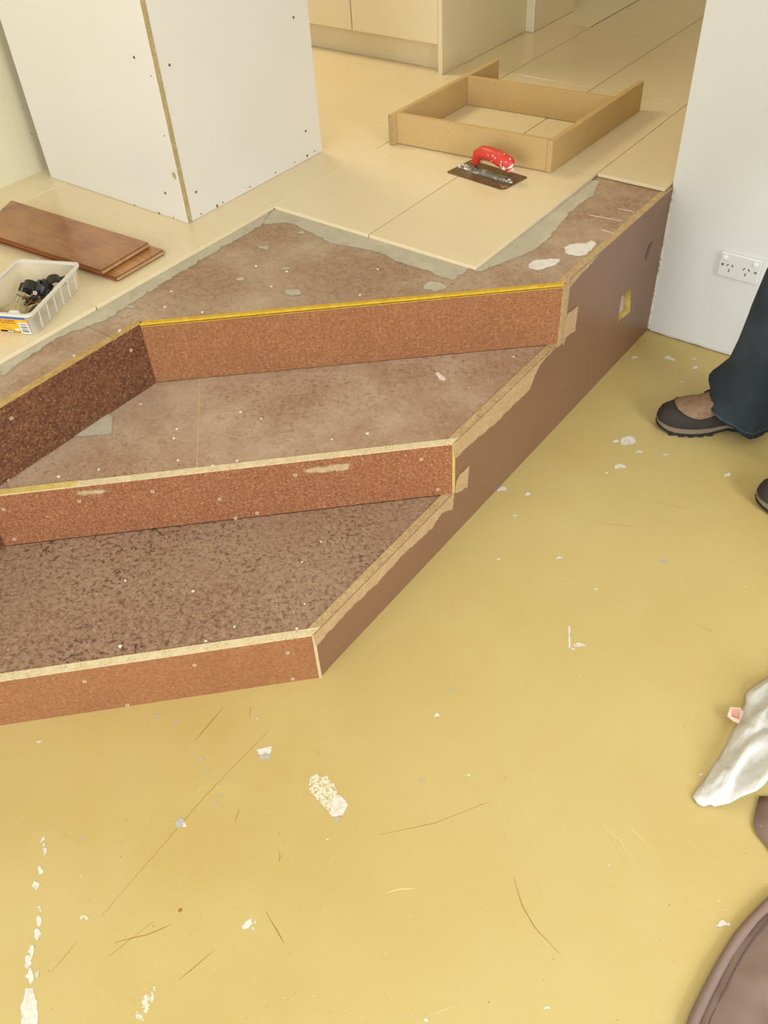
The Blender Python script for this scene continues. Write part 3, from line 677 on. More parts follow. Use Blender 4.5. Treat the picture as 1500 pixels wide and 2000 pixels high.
for u in (-0.44, 0.36):
    for du, dv, a in ((-0.12, 0.0, 0.6), (0.12, 0.0, -0.55), (0.0, -0.42, 0.0)):
        x, z = opx(u + du, v * 0 + dv + 0.05)
        bm = bmesh.new(); add_box(bm, -0.0011, 0.0011, -0.0008, 0.0006, -0.0038, 0.0038)
        bm.transform(Matrix.Translation((x, yf, z)) @ Matrix.Rotation(a, 4, 'Y')); fin(bm, 'pin_slot', MSL, po)

# ------------------------------------------------------------------ white melamine cupboard
yb_, xb_ = 1.445, -1.830
cf = at(368, 437, ZT); cr = at(625, 295, ZT); cl = at(88, 352, ZT)
xb_, yb_ = cf.x, cf.y
cup = thing('tall_cupboard', 'tall white melamine cupboard with a raw chipboard corner edge, on the cream tiles', 'cupboard', (xb_, yb_, ZT))
cz0, cz1 = ZT + 0.0006, ZT + 2.1
fp = box('front_panel', cl.x, xb_, yb_ - 0.0005, yb_ + 0.016, cz0, cz1, MMEL, cup, 0.0006)
box('panel_edge', xb_ - 0.0005, xb_ + 0.0008, yb_ + 0.0006, yb_ + 0.0152, cz0, cz1, MMELE, fp, label='raw chipboard edge strip at the corner')
sp = box('side_panel', xb_ - 0.016, xb_, yb_ + 0.0165, cr.y, cz0, cz1, MMEL, cup, 0.0006)
box('back_panel', cl.x, xb_ - 0.017, cr.y - 0.016, cr.y, cz0, cz1, MMEL, cup)
box('end_panel', cl.x, cl.x + 0.016, yb_ + 0.017, cr.y - 0.017, cz0, cz1, MMEL, cup)
box('top_panel', cl.x + 0.017, xb_ - 0.017, yb_ + 0.017, cr.y - 0.017, cz1 - 0.016, cz1, MMEL, cup)
MHOLE = Mat('screw_hole', (112, 98, 76), 0.8).m
def hole(p, n, r, parent):
    bm = bmesh.new(); add_disc(bm, p, n, r, 0.0006, 8); fin(bm, 'screw', MHOLE, parent)
pF = (0, yb_ - 0.0005, 0); pS = (xb_, 0, 0)
for x, y, r in [(262, 112, 3.6), (323, 377, 3.6), (311, 417, 3.6), (138, 362, 3.6), (62, 261, 3), (263, 401, 2), (189, 378, 2), (110, 353, 2), (339, 425, 2), (295, 148, 1.6), (321, 265, 1.8), (45, 211, 1.6)]:
    hole(onplane(x, y, pF, nY), nY, r * 0.0011, fp)
for x, y, r in [(573, 34, 3.4), (331, 127, 3.4), (597, 256, 3.4), (383, 375, 3.4), (600, 304, 3.6), (424, 402, 3.6), (435, 395, 2), (393, 418, 2), (488, 365, 2), (538, 337, 2), (575, 317, 2), (614, 295, 2)]:
    hole(onplane(x, y, pS, nX), nX, r * 0.0011, sp)
p = onplane(340, 341, pF, nY)
patch('edge_chip', [p + Vector((dx, 0, dz)) for dx, dz in ((-0.006, 0.004), (0.004, 0.006), (0.006, -0.01), (0.0, -0.012), (-0.007, -0.003))], nY, 0.0006, MMELE, fp, 0.004, 0.001, 2)

# ------------------------------------------------------------------ kitchen units
ka = at(865, 146, ZT); kb = at(612, 90, ZT); kd = at(1032, 63, ZT); ke = at(1120, 21, ZT)
bc = thing('base_cabinet', 'cream kitchen base cabinet with two doors behind the white cupboard', 'cabinet', (ka.x, ka.y, ZT))
kz = ZT + 0.0006; XC = ka.x; YC = ka.y
dz0 = onplane(860, 88, (0, YC, 0), nY).z; 
ye = kd.y
box('end_panel', XC - 0.018, XC, YC - 0.004, ye, kz, kz + 0.88, MCAB, bc, 0.0008)
box('kickboard', XC - 1.9, XC - 0.0185, YC + 0.045, YC + 0.061, kz, dz0 - 0.002, MCAB, bc)
box('carcass', XC - 1.9, XC - 0.0185, YC + 0.02, ye, dz0 - 0.001, kz + 0.86, MCAB, bc)
dx = onplane(686, 40, (0, YC, 0), nY).x
for x0, x1 in ((dx + 0.0025, XC - 0.021), (2 * dx - XC + 0.02, dx - 0.0025), (3 * dx - 2 * XC + 0.04, 2 * dx - XC + 0.015)):
    d = box('door', x0, x1, YC, YC + 0.018, dz0, kz + 0.85, MCAB, bc, 0.0012)
    tube('handle', [((x0 + x1) / 2 - 0.06, YC - 0.02, kz + 0.8), ((x0 + x1) / 2 + 0.06, YC - 0.02, kz + 0.8)], 0.005, Mat('steel', (180, 176, 170), 0.3).m, d)
box('worktop', XC - 1.9, XC + 0.01, YC - 0.02, ye, kz + 0.8805, kz + 0.92, Mat('worktop_cream', (214, 204, 184), 0.3).m, bc, 0.002)
bc2 = thing('tall_cabinet', 'plain cream cabinet end standing farther down the hall, beyond the base cabinet', 'cabinet', (ke.x, ye, ZT))
x2 = (kd.x + ke.x) / 2 + 0.012
box('side_panel', x2 - 0.6, x2, ye + 0.002, ke.y, kz, kz + 2.0, MCAB, bc2, 0.001)
box('edge_trim', x2 - 0.004, x2 + 0.004, ye - 0.002, ye + 0.0019, kz, kz + 2.0, MWALL, bc2)

# ------------------------------------------------------------------ MDF plinth frame on the tiles
fz = ZT + 0.0008; fh = 0.088; ft = 0.017
fC = at(1075, 338, fz); fD = at(1250, 215, fz); fA = at(766, 279, fz)
fr = thing('plinth_frame', 'tan MDF plinth frame of four boards lying on the cream tiles', 'frame', tuple(fA))
ux = (fC - fA); ux.z = 0; Lf = ux.length; ux.normalize(); uy = Vector((-ux.y, ux.x, 0))
uyr = (fD - fC); uyr.z = 0; Lr = uyr.length; uyr.normalize()
def board(name, p, dirv, L, inw, th, mat, parent, z0=fz, h=fh, label=None):
    q = [p, p + dirv * L, p + dirv * L + inw * th, p + inw * th]
    return prism(name, [(v.x, v.y, z0) for v in q], (0, 0, h), mat, parent, 0.0008, label=label)
inR = Vector((-uyr.y, uyr.x, 0)); inR = inR if inR.dot(ux) < 0 else -inR
# left rail keeps a square front end, the front board butts between
fB = at(968, 150, fz)
lft = fA + Vector((0, 0, 0)); Ll = (Vector((fB.x, fB.y, 0)) - Vector((lft.x, lft.y, 0))).length
board('side_rail', fC + uyr * 0.0, uyr, Lr, inR, ft, MMDF, fr)
lr = board('side_rail', lft - uyr * 0.014, uyr, Lr + 0.03, -inR, ft, MMDF, fr)
e = lft - uyr * 0.0148
board('rail_end', e, uyr, 0.0006, -inR, ft, MMDFE, lr, label='rough grey end of the left rail')
board('cross_rail', lft + (-inR) * (ft + 0.0006) + uyr * 0.004, (fC + inR * (ft + 0.0006) - (lft + (-inR) * (ft + 0.0006) + uyr * 0.004)).normalized(), (fC + inR * (ft + 0.0006) - (lft + (-inR) * (ft + 0.0006) + uyr * 0.004)).length, uyr, ft, MMDF, fr, fz + 0.001)
i0 = at(905, 203, fz); 
pL = lft + (-inR) * (ft + 0.0006); tl = (i0 - pL).dot(uyr)
pR = fC + inR * (ft + 0.0006); i1 = at(1100, 243, fz); tr = (i1 - pR).dot(uyr)
a_, b_ = pL + uyr * tl, pR + uyr * tl * 0.985
board('cross_rail', a_, (b_ - a_).normalized(), (b_ - a_).length, uyr, ft, MMDF, fr, fz)
blk = pR + uyr * (tl * 0.62)
board('corner_block', blk, uyr, 0.06, inR, 0.014, MMDF, fr, fz, 0.05)

# ------------------------------------------------------------------ trowel
tz = ZT + 0.0008
ta, tb, tc = at(872, 336.5, tz), at(983, 372, tz), at(1031, 346.5, tz)
tr_ = thing('notched_trowel', 'used plastering trowel with a red handle, lying on the tiles before the frame', 'trowel', tuple((ta + tc) / 2))
tu = tb - ta; TLn = tu.length; tu.normalize(); tv = (tc - tb); TW = tv.length; tv.normalize()
k = Mat('trowel_steel', (128, 104, 78), 0.38, 0.5); k.b.inputs['Metallic'].default_value = 0.5
k.layer(k.ramp(k.noise(40, 4, 0.7), 0.42, 0.62), (104, 80, 56), 0.9); k.layer(k.ramp(k.noise(28, 4, 0.7), 0.58, 0.68), (196, 172, 130), 0.8); MTR = k.m
pts = [ta + tu * 0.004, tb - tu * 0.012, tb - tu * 0.004 + tv * 0.002, tb + tv * 0.010, tc - tv * 0.004, tc - tu * 0.004, ta + tv * TW + tu * 0.004, ta + tv * (TW - 0.004), ta + tv * 0.004]
prism('blade', pts, (0, 0, 0.0012), MTR, tr_)
k = Mat('spine_alloy', (120, 116, 100), 0.5, 0.5); k.layer(k.ramp(k.noise(70, 4, 0.7), 0.54, 0.64), (212, 204, 184), 0.9); k.layer(k.ramp(k.noise(45, 3), 0.55, 0.66), (70, 66, 56), 0.8); MSP = k.m
c0 = ta + tv * TW * 0.5 + Vector((0, 0, 0.0012))
bm = bmesh.new(); rings = []
for s, wv, hh in ((0.015, 0.009, 0.002), (0.03, 0.013, 0.005), (0.06, 0.014, 0.008), (0.13, 0.013, 0.008), (0.18, 0.013, 0.006), (0.205, 0.010, 0.003)):
    s_ = s / 0.22 * TLn; b0 = c0 + tu * s_
    rings.append([b0 - tv * wv, b0 + tv * wv, b0 + tv * wv * 0.6 + Vector((0, 0, hh)), b0 - tv * wv * 0.6 + Vector((0, 0, hh))])
loft(bm, rings); fin(bm, 'spine', MSP, tr_, label='grey alloy spine crusted with white plaster')
hb = c0 + tu * TLn * 0.30
bm = bmesh.new(); add_tube(bm, [hb + Vector((0, 0, 0.006)), hb + Vector((0, 0, 0.022)), hb + tu * 0.004 + Vector((0, 0, 0.034))], [0.013, 0.009, 0.009], 10)
fin(bm, 'handle_post', MSP, tr_, True)
k = Mat('red_handle', (206, 58, 44), 0.4, 0.5)
mask = k.ramp(k.voro(105), 0.30, 0.24)
sx = k.n('ShaderNodeSeparateXYZ'); k.l(k.co, sx.inputs[0])
dd = k.n('ShaderNodeVectorMath'); dd.operation = 'DISTANCE'; k.l(k.co, dd.inputs[0]); dd.inputs[1].default_value = tuple(hb + tu * 0.125 + Vector((0, 0, 0.045)) - Vector((0, 0, 0)))
k.layer(k.math('MULTIPLY', mask, k.math('MULTIPLY', k.ramp(k.noise(40, 3), 0.42, 0.52), k.ramp(dd.outputs['Value'], 0.085, 0.035))), (240, 226, 208), 1.0)
MRED = k.m
bm = bmesh.new(); rings = []
H = Vector((0, 0, 1))
path = [(0.000, 0.020, 0.009, 0.010), (0.001, 0.034, 0.012, 0.013), (0.008, 0.050, 0.016, 0.016), (0.024, 0.061, 0.019, 0.0175), (0.046, 0.062, 0.020, 0.018), (0.070, 0.059, 0.0205, 0.0195), (0.094, 0.054, 0.021, 0.021), (0.110, 0.049, 0.0195, 0.0215), (0.121, 0.044, 0.015, 0.018), (0.126, 0.042, 0.007, 0.010)]
path = [(a * 1.04, b, c, d) for a, b, c, d in path]
for i, (s, z, rv, rz) in enumerate(path):
    pa = path[max(0, i - 1)]; pb = path[min(len(path) - 1, i + 1)]
    t = (tu * (pb[0] - pa[0]) + H * (pb[1] - pa[1])).normalized(); nn = tv.cross(t).normalized()
    c = hb - Vector((0, 0, 0.0012)) + tu * s + H * z
    rings.append([c + tv * rv * math.cos(a) + nn * rz * math.sin(a) for a in [2 * math.pi * j / 16 for j in range(16)]])
loft(bm, rings); hd = fin(bm, 'handle', MRED, tr_, True, label='red handle spotted with white plaster')
# plaster crust on the butt of the handle
bm = bmesh.new()
for j in range(26):
    a = random.uniform(0, 6.28); q_ = random.uniform(0.3, 1.0); c = hb + tu * (0.134 - 0.022 * q_ ** 2) + tv * math.cos(a) * 0.017 * q_ + H * (0.044 + 0.017 * q_ * math.sin(a)); lump(bm, c, random.uniform(0.004, 0.007), j + 3, 0.8)
fin(bm, 'plaster_crust', MFOOT, hd, kind='stuff')
bm = bmesh.new()
for j in range(22):
    s = random.choice((random.uniform(0.0, 0.05), random.uniform(0.13, 0.2)))
    lump(bm, c0 + tu * s + tv * random.uniform(-0.014, 0.012) + H * 0.003, random.uniform(0.003, 0.007), j + 30, 0.5)
fin(bm, 'plaster_crust', MFOOT, tr_, kind='stuff')

# ------------------------------------------------------------------ two floorboards
def plank(name, px, z, th, topm, label):
    A, B, C, D = [at(x, y, z + th) for x, y in px]      # far-left, far-right, near-right, near-left
    t = thing(name, label, 'floorboard', (C.x, C.y, z))
    q = [A, B, C, D]
    prism('board', [(p.x, p.y, z) for p in q], (0, 0, th - 0.003), MWDS, t)
    prism('veneer', [(p.x, p.y, z + th - 0.0029) for p in q], (0, 0, 0.0029), topm, t, 0.0007)
    u = (B - C).normalized(); l = (A - B).normalized()
    e = [C, B, B - l * 0.005, C - l * 0.005]
    prism('tongue', [(p.x, p.y, z + th * 0.35) for p in e], (0, 0, th * 0.35), MWDE, t)
    v = (D - C).normalized(); w_ = Vector((v.y, -v.x, 0)); w_ = w_ if w_.dot(u) < 0 else -w_
    e2 = [C, D, D + w_ * 0.004, C + w_ * 0.004]
    prism('tongue', [(p.x, p.y, z + th * 0.2) for p in e2], (0, 0, th * 0.3), MWDS, t)
    return t
ext = lambda a, b, k: (a[0] + (b[0] - a[0]) * k, a[1] + (b[1] - a[1]) * k)
th = 0.0135
pz0 = ZT + 0.0007
# lower board (its near and right edges show)
zt2 = pz0 + th
plank('floorboard', [(60, 407), (319, 487), (227, 540), (-60, 448)], pz0, th, MWD2, 'lower of two varnished timber floorboards on the tiles, mostly covered')
plank('floorboard', [(22, 391), (289, 473), (198, 527), (-40, 449)], pz0 + th + 0.0004, th, MWD1, 'upper varnished timber floorboard, stacked askew on another on the cream tiles')

# ------------------------------------------------------------------ tub of fixings
bz = ZT + 0.0006
b0 = at(72, 655, bz); b1 = at(143, 577, bz)
ul = (b1 - b0); ul.normalize(); uw = Vector((ul.y, -ul.x, 0)); uw = uw if uw.x < 0 else -uw       # uw points left, away from the deck
BL, BW, BH = 0.225, 0.150, 0.056
tub = thing('fixings_tub', 'translucent ribbed plastic tub of fixings with an orange label, at the left edge', 'tub', tuple(b0))
def translucent(name, col, alpha, rough=0.35):
    k = Mat(name, col, rough, 0.4)
    k.b.inputs['Alpha'].default_value = 1 - alpha
    return k.m
MTUB = translucent('tub_plastic', (230, 220, 198), 0.68, 0.3)
MTUBR = translucent('tub_rim_plastic', (236, 230, 214), 0.22, 0.35)
def tp(a, w_, z): return b0 + ul * a + uw * w_ + Vector((0, 0, z))
def rring(a0, a1, w0, w1, z, r, n=5):
    out = []
    for (ca, cw, s) in ((a1 - r, w0 + r, 0), (a1 - r, w1 - r, 1), (a0 + r, w1 - r, 2), (a0 + r, w0 + r, 3)):
        for j in range(n):
            an = -math.pi / 2 + s * math.pi / 2 + (math.pi / 2) * j / (n - 1)
            out.append(tp(ca + r * math.cos(an), cw + r * math.sin(an), z))
    return out
fl_ = 0.005
def tubring(z, inset, r=0.014):
    f = fl_ * z / BH
    return rring(-f + inset, BL + f - inset, -f + inset, BW + f - inset, z, r)
bm = bmesh.new(); loft(bm, [tubring(0, 0), tubring(BH, 0), tubring(BH, 0.0016), tubring(0.002, 0.0016)], cap=True)
fin(bm, 'tub_body', MTUB, tub)
bm = bmesh.new(); rr_ = [tubring(BH - 0.004, -0.0004), tubring(BH - 0.004, -0.006, 0.017), tubring(BH + 0.0015, -0.006, 0.017), tubring(BH + 0.0015, 0.0014), tubring(BH - 0.004, 0.0014)]
loft(bm, rr_ + [rr_[0]], cap=False); fin(bm, 'rim', MTUBR, tub)
for i in range(6):
    a = 0.028 + i * 0.034
    bm = bmesh.new(); f = fl_
    add_prism(bm, [tp(a, -0.0002, 0.004), tp(a + 0.002, -0.0002, 0.004), tp(a + 0.002, -f - 0.0002, BH - 0.005), tp(a, -f - 0.0002, BH - 0.005)], -uw * 0.0025)
    fin(bm, 'rib', MTUBR, tub)
# label on the near end
MLO = Mat('label_orange', (232, 170, 40), 0.4, 0.4).m; MLB = Mat('label_blue', (58, 98, 176), 0.4).m; MLW = Mat('label_white', (240, 238, 232), 0.4).m; MLK = Mat('label_ink', (52, 34, 22), 0.5).m; MLR = Mat('label_brown', (120, 66, 18), 0.5).m
nrm = (-ul * BH + Vector((0, 0, -fl_))).normalized()
def lp(w_, v):                               # point on the near end face, w_ from the right corner, v up
    return tp(-fl_ * v / BH, w_, v) + nrm * 0.0005
def lab(name, w0, w1, v0, v1, mat, lift=0.0, parent=tub):
    bm = bmesh.new(); add_prism(bm, [lp(w0, v0) + nrm * lift, lp(w1, v0) + nrm * lift, lp(w1, v1) + nrm * lift, lp(w0, v1) + nrm * lift], nrm * 0.0003)
    return fin(bm, name, mat, parent)
lb = lab('label', 0.010, 0.140, 0.003, 0.047, MLO)
lab('label_band', 0.012, 0.140, 0.0415, 0.047, MLB, 0.0004, lb)
lab('barcode_panel', 0.011, 0.034, 0.004, 0.033, MLW, 0.0004, lb)
for v, hgt in ((0.0075, 0.005), (0.0145, 0.0014), (0.0175, 0.001), (0.0205, 0.0022), (0.0255, 0.0012), (0.0285, 0.0016)):
    lab('barcode_bar', 0.0135, 0.031, v, v + hgt, Mat('bar_grey', (110, 112, 116), 0.5).m if v < 0.01 else MLK, 0.0008, lb)
def text(s, size, w_, v, mat, parent, lift=0.0008):
    c = bpy.data.curves.new('t', 'FONT'); c.body = s; c.size = size; c.align_x = 'RIGHT'; c.extrude = 0.0001
    tmp = bpy.data.objects.new('t', c); COL.objects.link(tmp)
    me = bpy.data.meshes.new_from_object(tmp.evaluated_get(bpy.context.evaluated_depsgraph_get())); bpy.data.objects.remove(tmp); bpy.data.curves.remove(c)
    xa = -uw; ya = (lp(0, 0.05) - lp(0, 0)).normalized(); za = nrm
    o_ = lp(w_, v) + nrm * lift
    for vv in me.vertices:
        q = vv.co.copy(); vv.co = o_ + xa * q.x + ya * q.y + za * q.z
    me.materials.clear(); return link('label_text', me, mat, parent)
text('WOOD SCREWS', 0.0078, 0.040, 0.0335, MLR, lb)
for w0_, w1_, v_ in ((0.041, 0.052, 0.0290), (0.054, 0.066, 0.0290), (0.068, 0.078, 0.0290), (0.037, 0.043, 0.0055), (0.0445, 0.049, 0.0055)):
    lab('label_line', w0_, w1_, v_, v_ + 0.0018, MLR, 0.0004, lb)
lab('label_plate', 0.052, 0.088, 0.0045, 0.0095, MLK, 0.0004, lb); lab('label_plate', 0.054, 0.070, 0.006, 0.008, MLW, 0.0008, lb)
lab('label_plate', 0.037, 0.048, 0.011, 0.016, MLW, 0.0004, lb)
lab('label_line', 0.056, 0.08, 0.0145, 0.0152, MLR, 0.0004, lb); lab('label_line', 0.066, 0.1, 0.022, 0.0227, MLR, 0.0004, lb)

# what lies in the tub
MBLK = Mat('black_plastic', (34, 32, 30), 0.38, 0.5).m
def clip(c, yaw, tilt, label, arc=(0, 1.35), r=0.020):
    t = thing('pipe_clip', label, 'pipe clip', tuple(c), 'black clips in the tub')
    M_ = Matrix.Translation(c) @ Matrix.Rotation(yaw, 4, 'Z') @ Matrix.Rotation(tilt, 4, 'X')
    bm = bmesh.new(); rings = []
    n = 14
    for i in range(n):
        a = math.pi * (arc[0] + (arc[1] - arc[0]) * i / (n - 1))
        ca, sa = math.cos(a), math.sin(a)
        rings.append([M_ @ Vector((ca * q, y, sa * q)) for q, y in ((r, -0.011), (r, 0.011), (r - 0.005, 0.011), (r - 0.005, -0.011))])
    loft(bm, rings); fin(bm, 'clip_band', MBLK, t)
    bm = bmesh.new(); add_box(bm, -r - 0.012, -r + 0.004, -0.011, 0.011, -0.004, 0.004, 0.001); bm.transform(M_); fin(bm, 'clip_foot', MBLK, t)
    bm = bmesh.new(); add_box(bm, r - 0.006, r + 0.012, -0.011, 0.011, -0.006, 0.002, 0.001); bm.transform(M_); fin(bm, 'clip_foot', MBLK, t)
    return t
def inb(a, w_, z): return tp(a, w_, z)
clip(inb(0.150, 0.085, 0.030), 0.4, 0.5, 'black plastic pipe clip at the left of the clips in the tub')
clip(inb(0.150, 0.050, 0.031), -0.5, 0.9, 'round black plastic pipe clip in the middle of the tub', r=0.022)
clip(inb(0.172, 0.034, 0.036), 1.1, 0.4, 'dark pipe clip half hidden by the far side of the tub', (0.1, 1.2), 0.017)
clip(inb(0.125, 0.064, 0.020), 2.0, 1.1, 'lowest black pipe clip lying on the screws in the tub')
MBRS = Mat('screw_brass', (150, 116, 62), 0.35, 0.6); MBRS.b.inputs['Metallic'].default_value = 0.8; MBRS = MBRS.m
MZNC = Mat('screw_steel', (190, 186, 178), 0.3, 0.6); MZNC.b.inputs['Metallic'].default_value = 0.7; MZNC = MZNC.m
def mkscrew_mesh(L, mat):
    bm = bmesh.new(); add_tube(bm, [(0, 0, 0), (0, 0, L * 0.85), (0, 0, L)], [0.0016, 0.0016, 0.0004], 6)
    add_disc(bm, (0, 0, -0.0018), UP, 0.0036, 0.002, 8, 0.0018)
    bmesh.ops.recalc_face_normals(bm, faces=bm.faces); me = bpy.data.meshes.new('loose_screw'); bm.to_mesh(me); bm.free(); me.materials.append(mat); return me
sm = [mkscrew_mesh(0.032, MBRS), mkscrew_mesh(0.028, MZNC), mkscrew_mesh(0.036, Mat('screw_black', (60, 50, 42), 0.4).m)]
for i in range(34):
    me = sm[0 if i % 3 else (1 if i % 2 else 2)]
    o = bpy.data.objects.new('loose_screw', me); COL.objects.link(o)
    o.location = inb(random.uniform(0.085, 0.150), random.uniform(0.022, 0.090), 0.008 + 0.024 * random.random()); o.rotation_euler = (math.pi / 2 + random.uniform(-0.25, 0.25), random.uniform(-0.2, 0.2), random.uniform(0, 6.28))
    kd_ = ('brass', 'pale steel', 'dark')[sm.index(me)]; tag(o, 'loose %s screw in the heap under the black clips in the tub' % kd_, 'screw', 'loose %s screws in the tub' % kd_)
# pinkish wall plug with a cross head, seen end on
bm = bmesh.new(); pc = inb(0.113, 0.052, 0.040); vd = Vector((0, 0, CH)) - pc; vd.normalize()
add_disc(bm, pc - vd * 0.006, vd, 0.0042, 0.006, 14); o = fin(bm, 'screw_cap', Mat('cap_pink', (234, 206, 196), 0.4).m)
tag(o, 'small pale pink screw cap on the black clips in the tub', 'cap')
for a in (0.6, 0.6 + math.pi / 2):
    s1 = vd.orthogonal().normalized(); s1.rotate(Matrix.Rotation(a, 3, vd)); s2 = vd.cross(s1)
    bm = bmesh.new(); add_prism(bm, [pc + s1 * 0.0024 + s2 * 0.0006, pc - s1 * 0.0024 + s2 * 0.0006, pc - s1 * 0.0024 - s2 * 0.0006, pc + s1 * 0.0024 - s2 * 0.0006], vd * 0.0003); fin(bm, 'cross_slot', MLK, o)
# grey cloth bag of plugs, small bottle cap, dark bit
def blob(name, c, sx_, sy_, sz_, yaw, mat, seed, amp=0.35, freq=1.6):
    bm = bmesh.new(); bmesh.ops.create_icosphere(bm, subdivisions=3, radius=1)
    for v in bm.verts:
        d = 1 + amp * noise.noise(v.co * freq + Vector((seed, 0, 0))) + 0.12 * noise.noise(v.co * 5 + Vector((0, seed, 0)))
        v.co = Vector((v.co.x * sx_ * d, v.co.y * sy_ * d, max(-0.6, v.co.z) * sz_ * d))
    bm.transform(Matrix.Translation(c) @ Matrix.Rotation(yaw, 4, 'Z')); return fin(bm, name, mat, None, True)
ya_ = math.atan2(uw.y, uw.x)
k = Mat('grubby_cloth', (188, 170, 132), 0.9, 0.1); k.layer(k.ramp(k.noise(60, 4), 0.45, 0.65), (150, 130, 96), 0.7); MCLO = k.m
tag(blob('cloth_pouch', inb(0.055, 0.075, 0.020), 0.045, 0.026, 0.019, ya_, MCLO, 2.2), 'crumpled grubby beige cloth pouch in the near half of the tub', 'pouch')
tag(blob('cloth_pouch', inb(0.075, 0.035, 0.020), 0.026, 0.014, 0.013, ya_ + 0.8, MCLO, 5.1), 'smaller fold of grubby cloth beside the loose screws in the tub', 'pouch')
bm = bmesh.new(); cp = inb(0.018, 0.052, 0.040)
add_tube(bm, [cp - uw * 0.012, cp - uw * 0.010, cp + uw * 0.010, cp + uw * 0.012], [0.006, 0.009, 0.009, 0.006], 14)
o = fin(bm, 'bottle_cap', MPW, None, True); tag(o, 'white plastic bottle cap against the near rim of the tub', 'cap')
bm = bmesh.new(); add_tube(bm, [inb(0.022, 0.022, 0.032), inb(0.05, 0.020, 0.038), inb(0.07, 0.026, 0.034)], [0.005, 0.007, 0.003], 8)
tag(fin(bm, 'rubber_offcut', Mat('dark_rubber', (66, 54, 46), 0.6).m, None, True), 'dark rubber offcut along the right side of the tub', 'offcut')
bm = bmesh.new(); add_tube(bm, [inb(0.10, 0.10, 0.022), inb(0.155, 0.098, 0.046)], 0.0016, 6)
tag(fin(bm, 'nail', MZNC, None, True), 'long pale nail leaning beside the black clips in the tub', 'nail')

# ------------------------------------------------------------------ cloth at the lower right
def cloth(name, outline, hfn, grid, mat, parent=None, th=0.002, label=None):
    """a crumpled sheet lying on the floor: filled outline with a height field"""
    o2 = [Vector((p[0], p[1])) for p in outline]
    xs = [p.x for p in o2]; ys = [p.y for p in o2]
    def inside(x, y):
        c = False; n = len(o2)
        for i in range(n):
            a, b = o2[i], o2[(i + 1) % n]
            if (a.y > y) != (b.y > y) and x < (b.x - a.x) * (y - a.y) / (b.y - a.y) + a.x: c = not c
        return c
    def edist(x, y):
        m_ = 9.0; p = Vector((x, y))
        for i in range(len(o2)):
            a, b = o2[i], o2[(i + 1) % len(o2)]; d = b - a; t = max(0, min(1, (p - a).dot(d) / max(1e-9, d.length_squared))); m_ = min(m_, (p - a - d * t).length)
        return m_
    pts = list(o2); 
    y = min(ys)
    while y < max(ys):
        x = min(xs)
        while x < max(xs):
            px, py = x + random.uniform(-.2, .2) * grid, y + random.uniform(-.2, .2) * grid
            if inside(px, py) and edist(px, py) > grid * 0.45: pts.append(Vector((px, py)))
            x += grid
        y += grid
    n = len(o2)
    vv, ee, ff, *_ = delaunay_2d_cdt(pts, [(i, (i + 1) % n) for i in range(n)], [], 1, 1e-6)
    me = bpy.data.meshes.new(name)
    me.from_pydata([(v.x, v.y, max(0.0012, hfn(v.x, v.y, edist(v.x, v.y)))) for v in vv], [], [list(f) for f in ff])
    for p in me.polygons: p.use_smooth = True
    o = link(name, me, mat, parent, label=label)
    md = o.modifiers.new('solid', 'SOLIDIFY'); md.thickness = th; md.offset = 1.0
    return o
def dens(pts, step=0.012):
    out = []
    for i, p in enumerate(pts):
        q = pts[(i + 1) % len(pts)]; k = max(1, int((Vector(q) - Vector(p)).length / step))
        for j in range(k): out.append(tuple(Vector(p).lerp(Vector(q), j / k)))
    return out
# mauve sheet
k = Mat('mauve_drop_sheet', (142, 118, 106), 0.7, 0.2)
k.layer(k.ramp(k.noise(6, 3), 0.42, 0.68), (128, 104, 92), 0.7); k.layer(k.ramp(k.noise(120, 3), 0.7, 0.78), (104, 82, 70), 0.8); k.layer(k.ramp(k.voro(38), 0.05, 0.03), (220, 206, 190), 0.8)
k.bump(k.noise(25, 4), 0.25, 0.004); MMAU = k.m
zs = 0.02
edge1 = [at(x, y, zs) for x, y in ((1525, 1740), (1500, 1762), (1470, 1792), (1445, 1822), (1422, 1856), (1400, 1895), (1378, 1938), (1358, 1980), (1340, 2030), (1328, 2080))]
lobe = [at(x, y, zs) for x, y in ((1488, 1548), (1480, 1580), (1476, 1602), (1484, 1622), (1500, 1640), (1520, 1668), (1545, 1690), (1560, 1715))]
out2 = [(p.x, p.y) for p in lobe] + [(p.x, p.y) for p in edge1]
last = out2[-1]
out2 += [(last[0] + 0.10, last[1] - 0.14), (0.55, 0.30), (0.75, 0.80), (0.55, 1.15), (0.20, 1.10)]
def hs(x, y, e):
    base = 0.004 + 0.05 * (1 - math.exp(-e / 0.05)) * (0.65 + 0.5 * noise.noise(Vector((x * 7, y * 7, 1))))
    return base + 0.012 * (1 - math.exp(-e / 0.03)) * noise.noise(Vector((x * 22 + y * 12, y * 20 - x * 8, 2)))
sh = cloth('drop_sheet', dens(out2), hs, 0.016, MMAU, None, 0.002)
tag(sh, 'mauve brown drop sheet with a stitched hem, bunched in the lower right corner', 'drop sheet')
tube('hem', [(p.x + 0.002, p.y, 0.010 + 0.002 * noise.noise(p * 30)) for p in edge1], [0.0085 + 0.0012 * noise.noise(p * 60) for p in edge1], MMAU, sh, 10)
sti = [(p.x + 0.022, p.y + 0.010, hs(p.x + 0.022, p.y + 0.01, 0.022) + 0.0025) for p in edge1[1:]]
tube('stitching', sti, 0.0012, Mat('stitch', (104, 82, 74), 0.8).m, sh, 6)
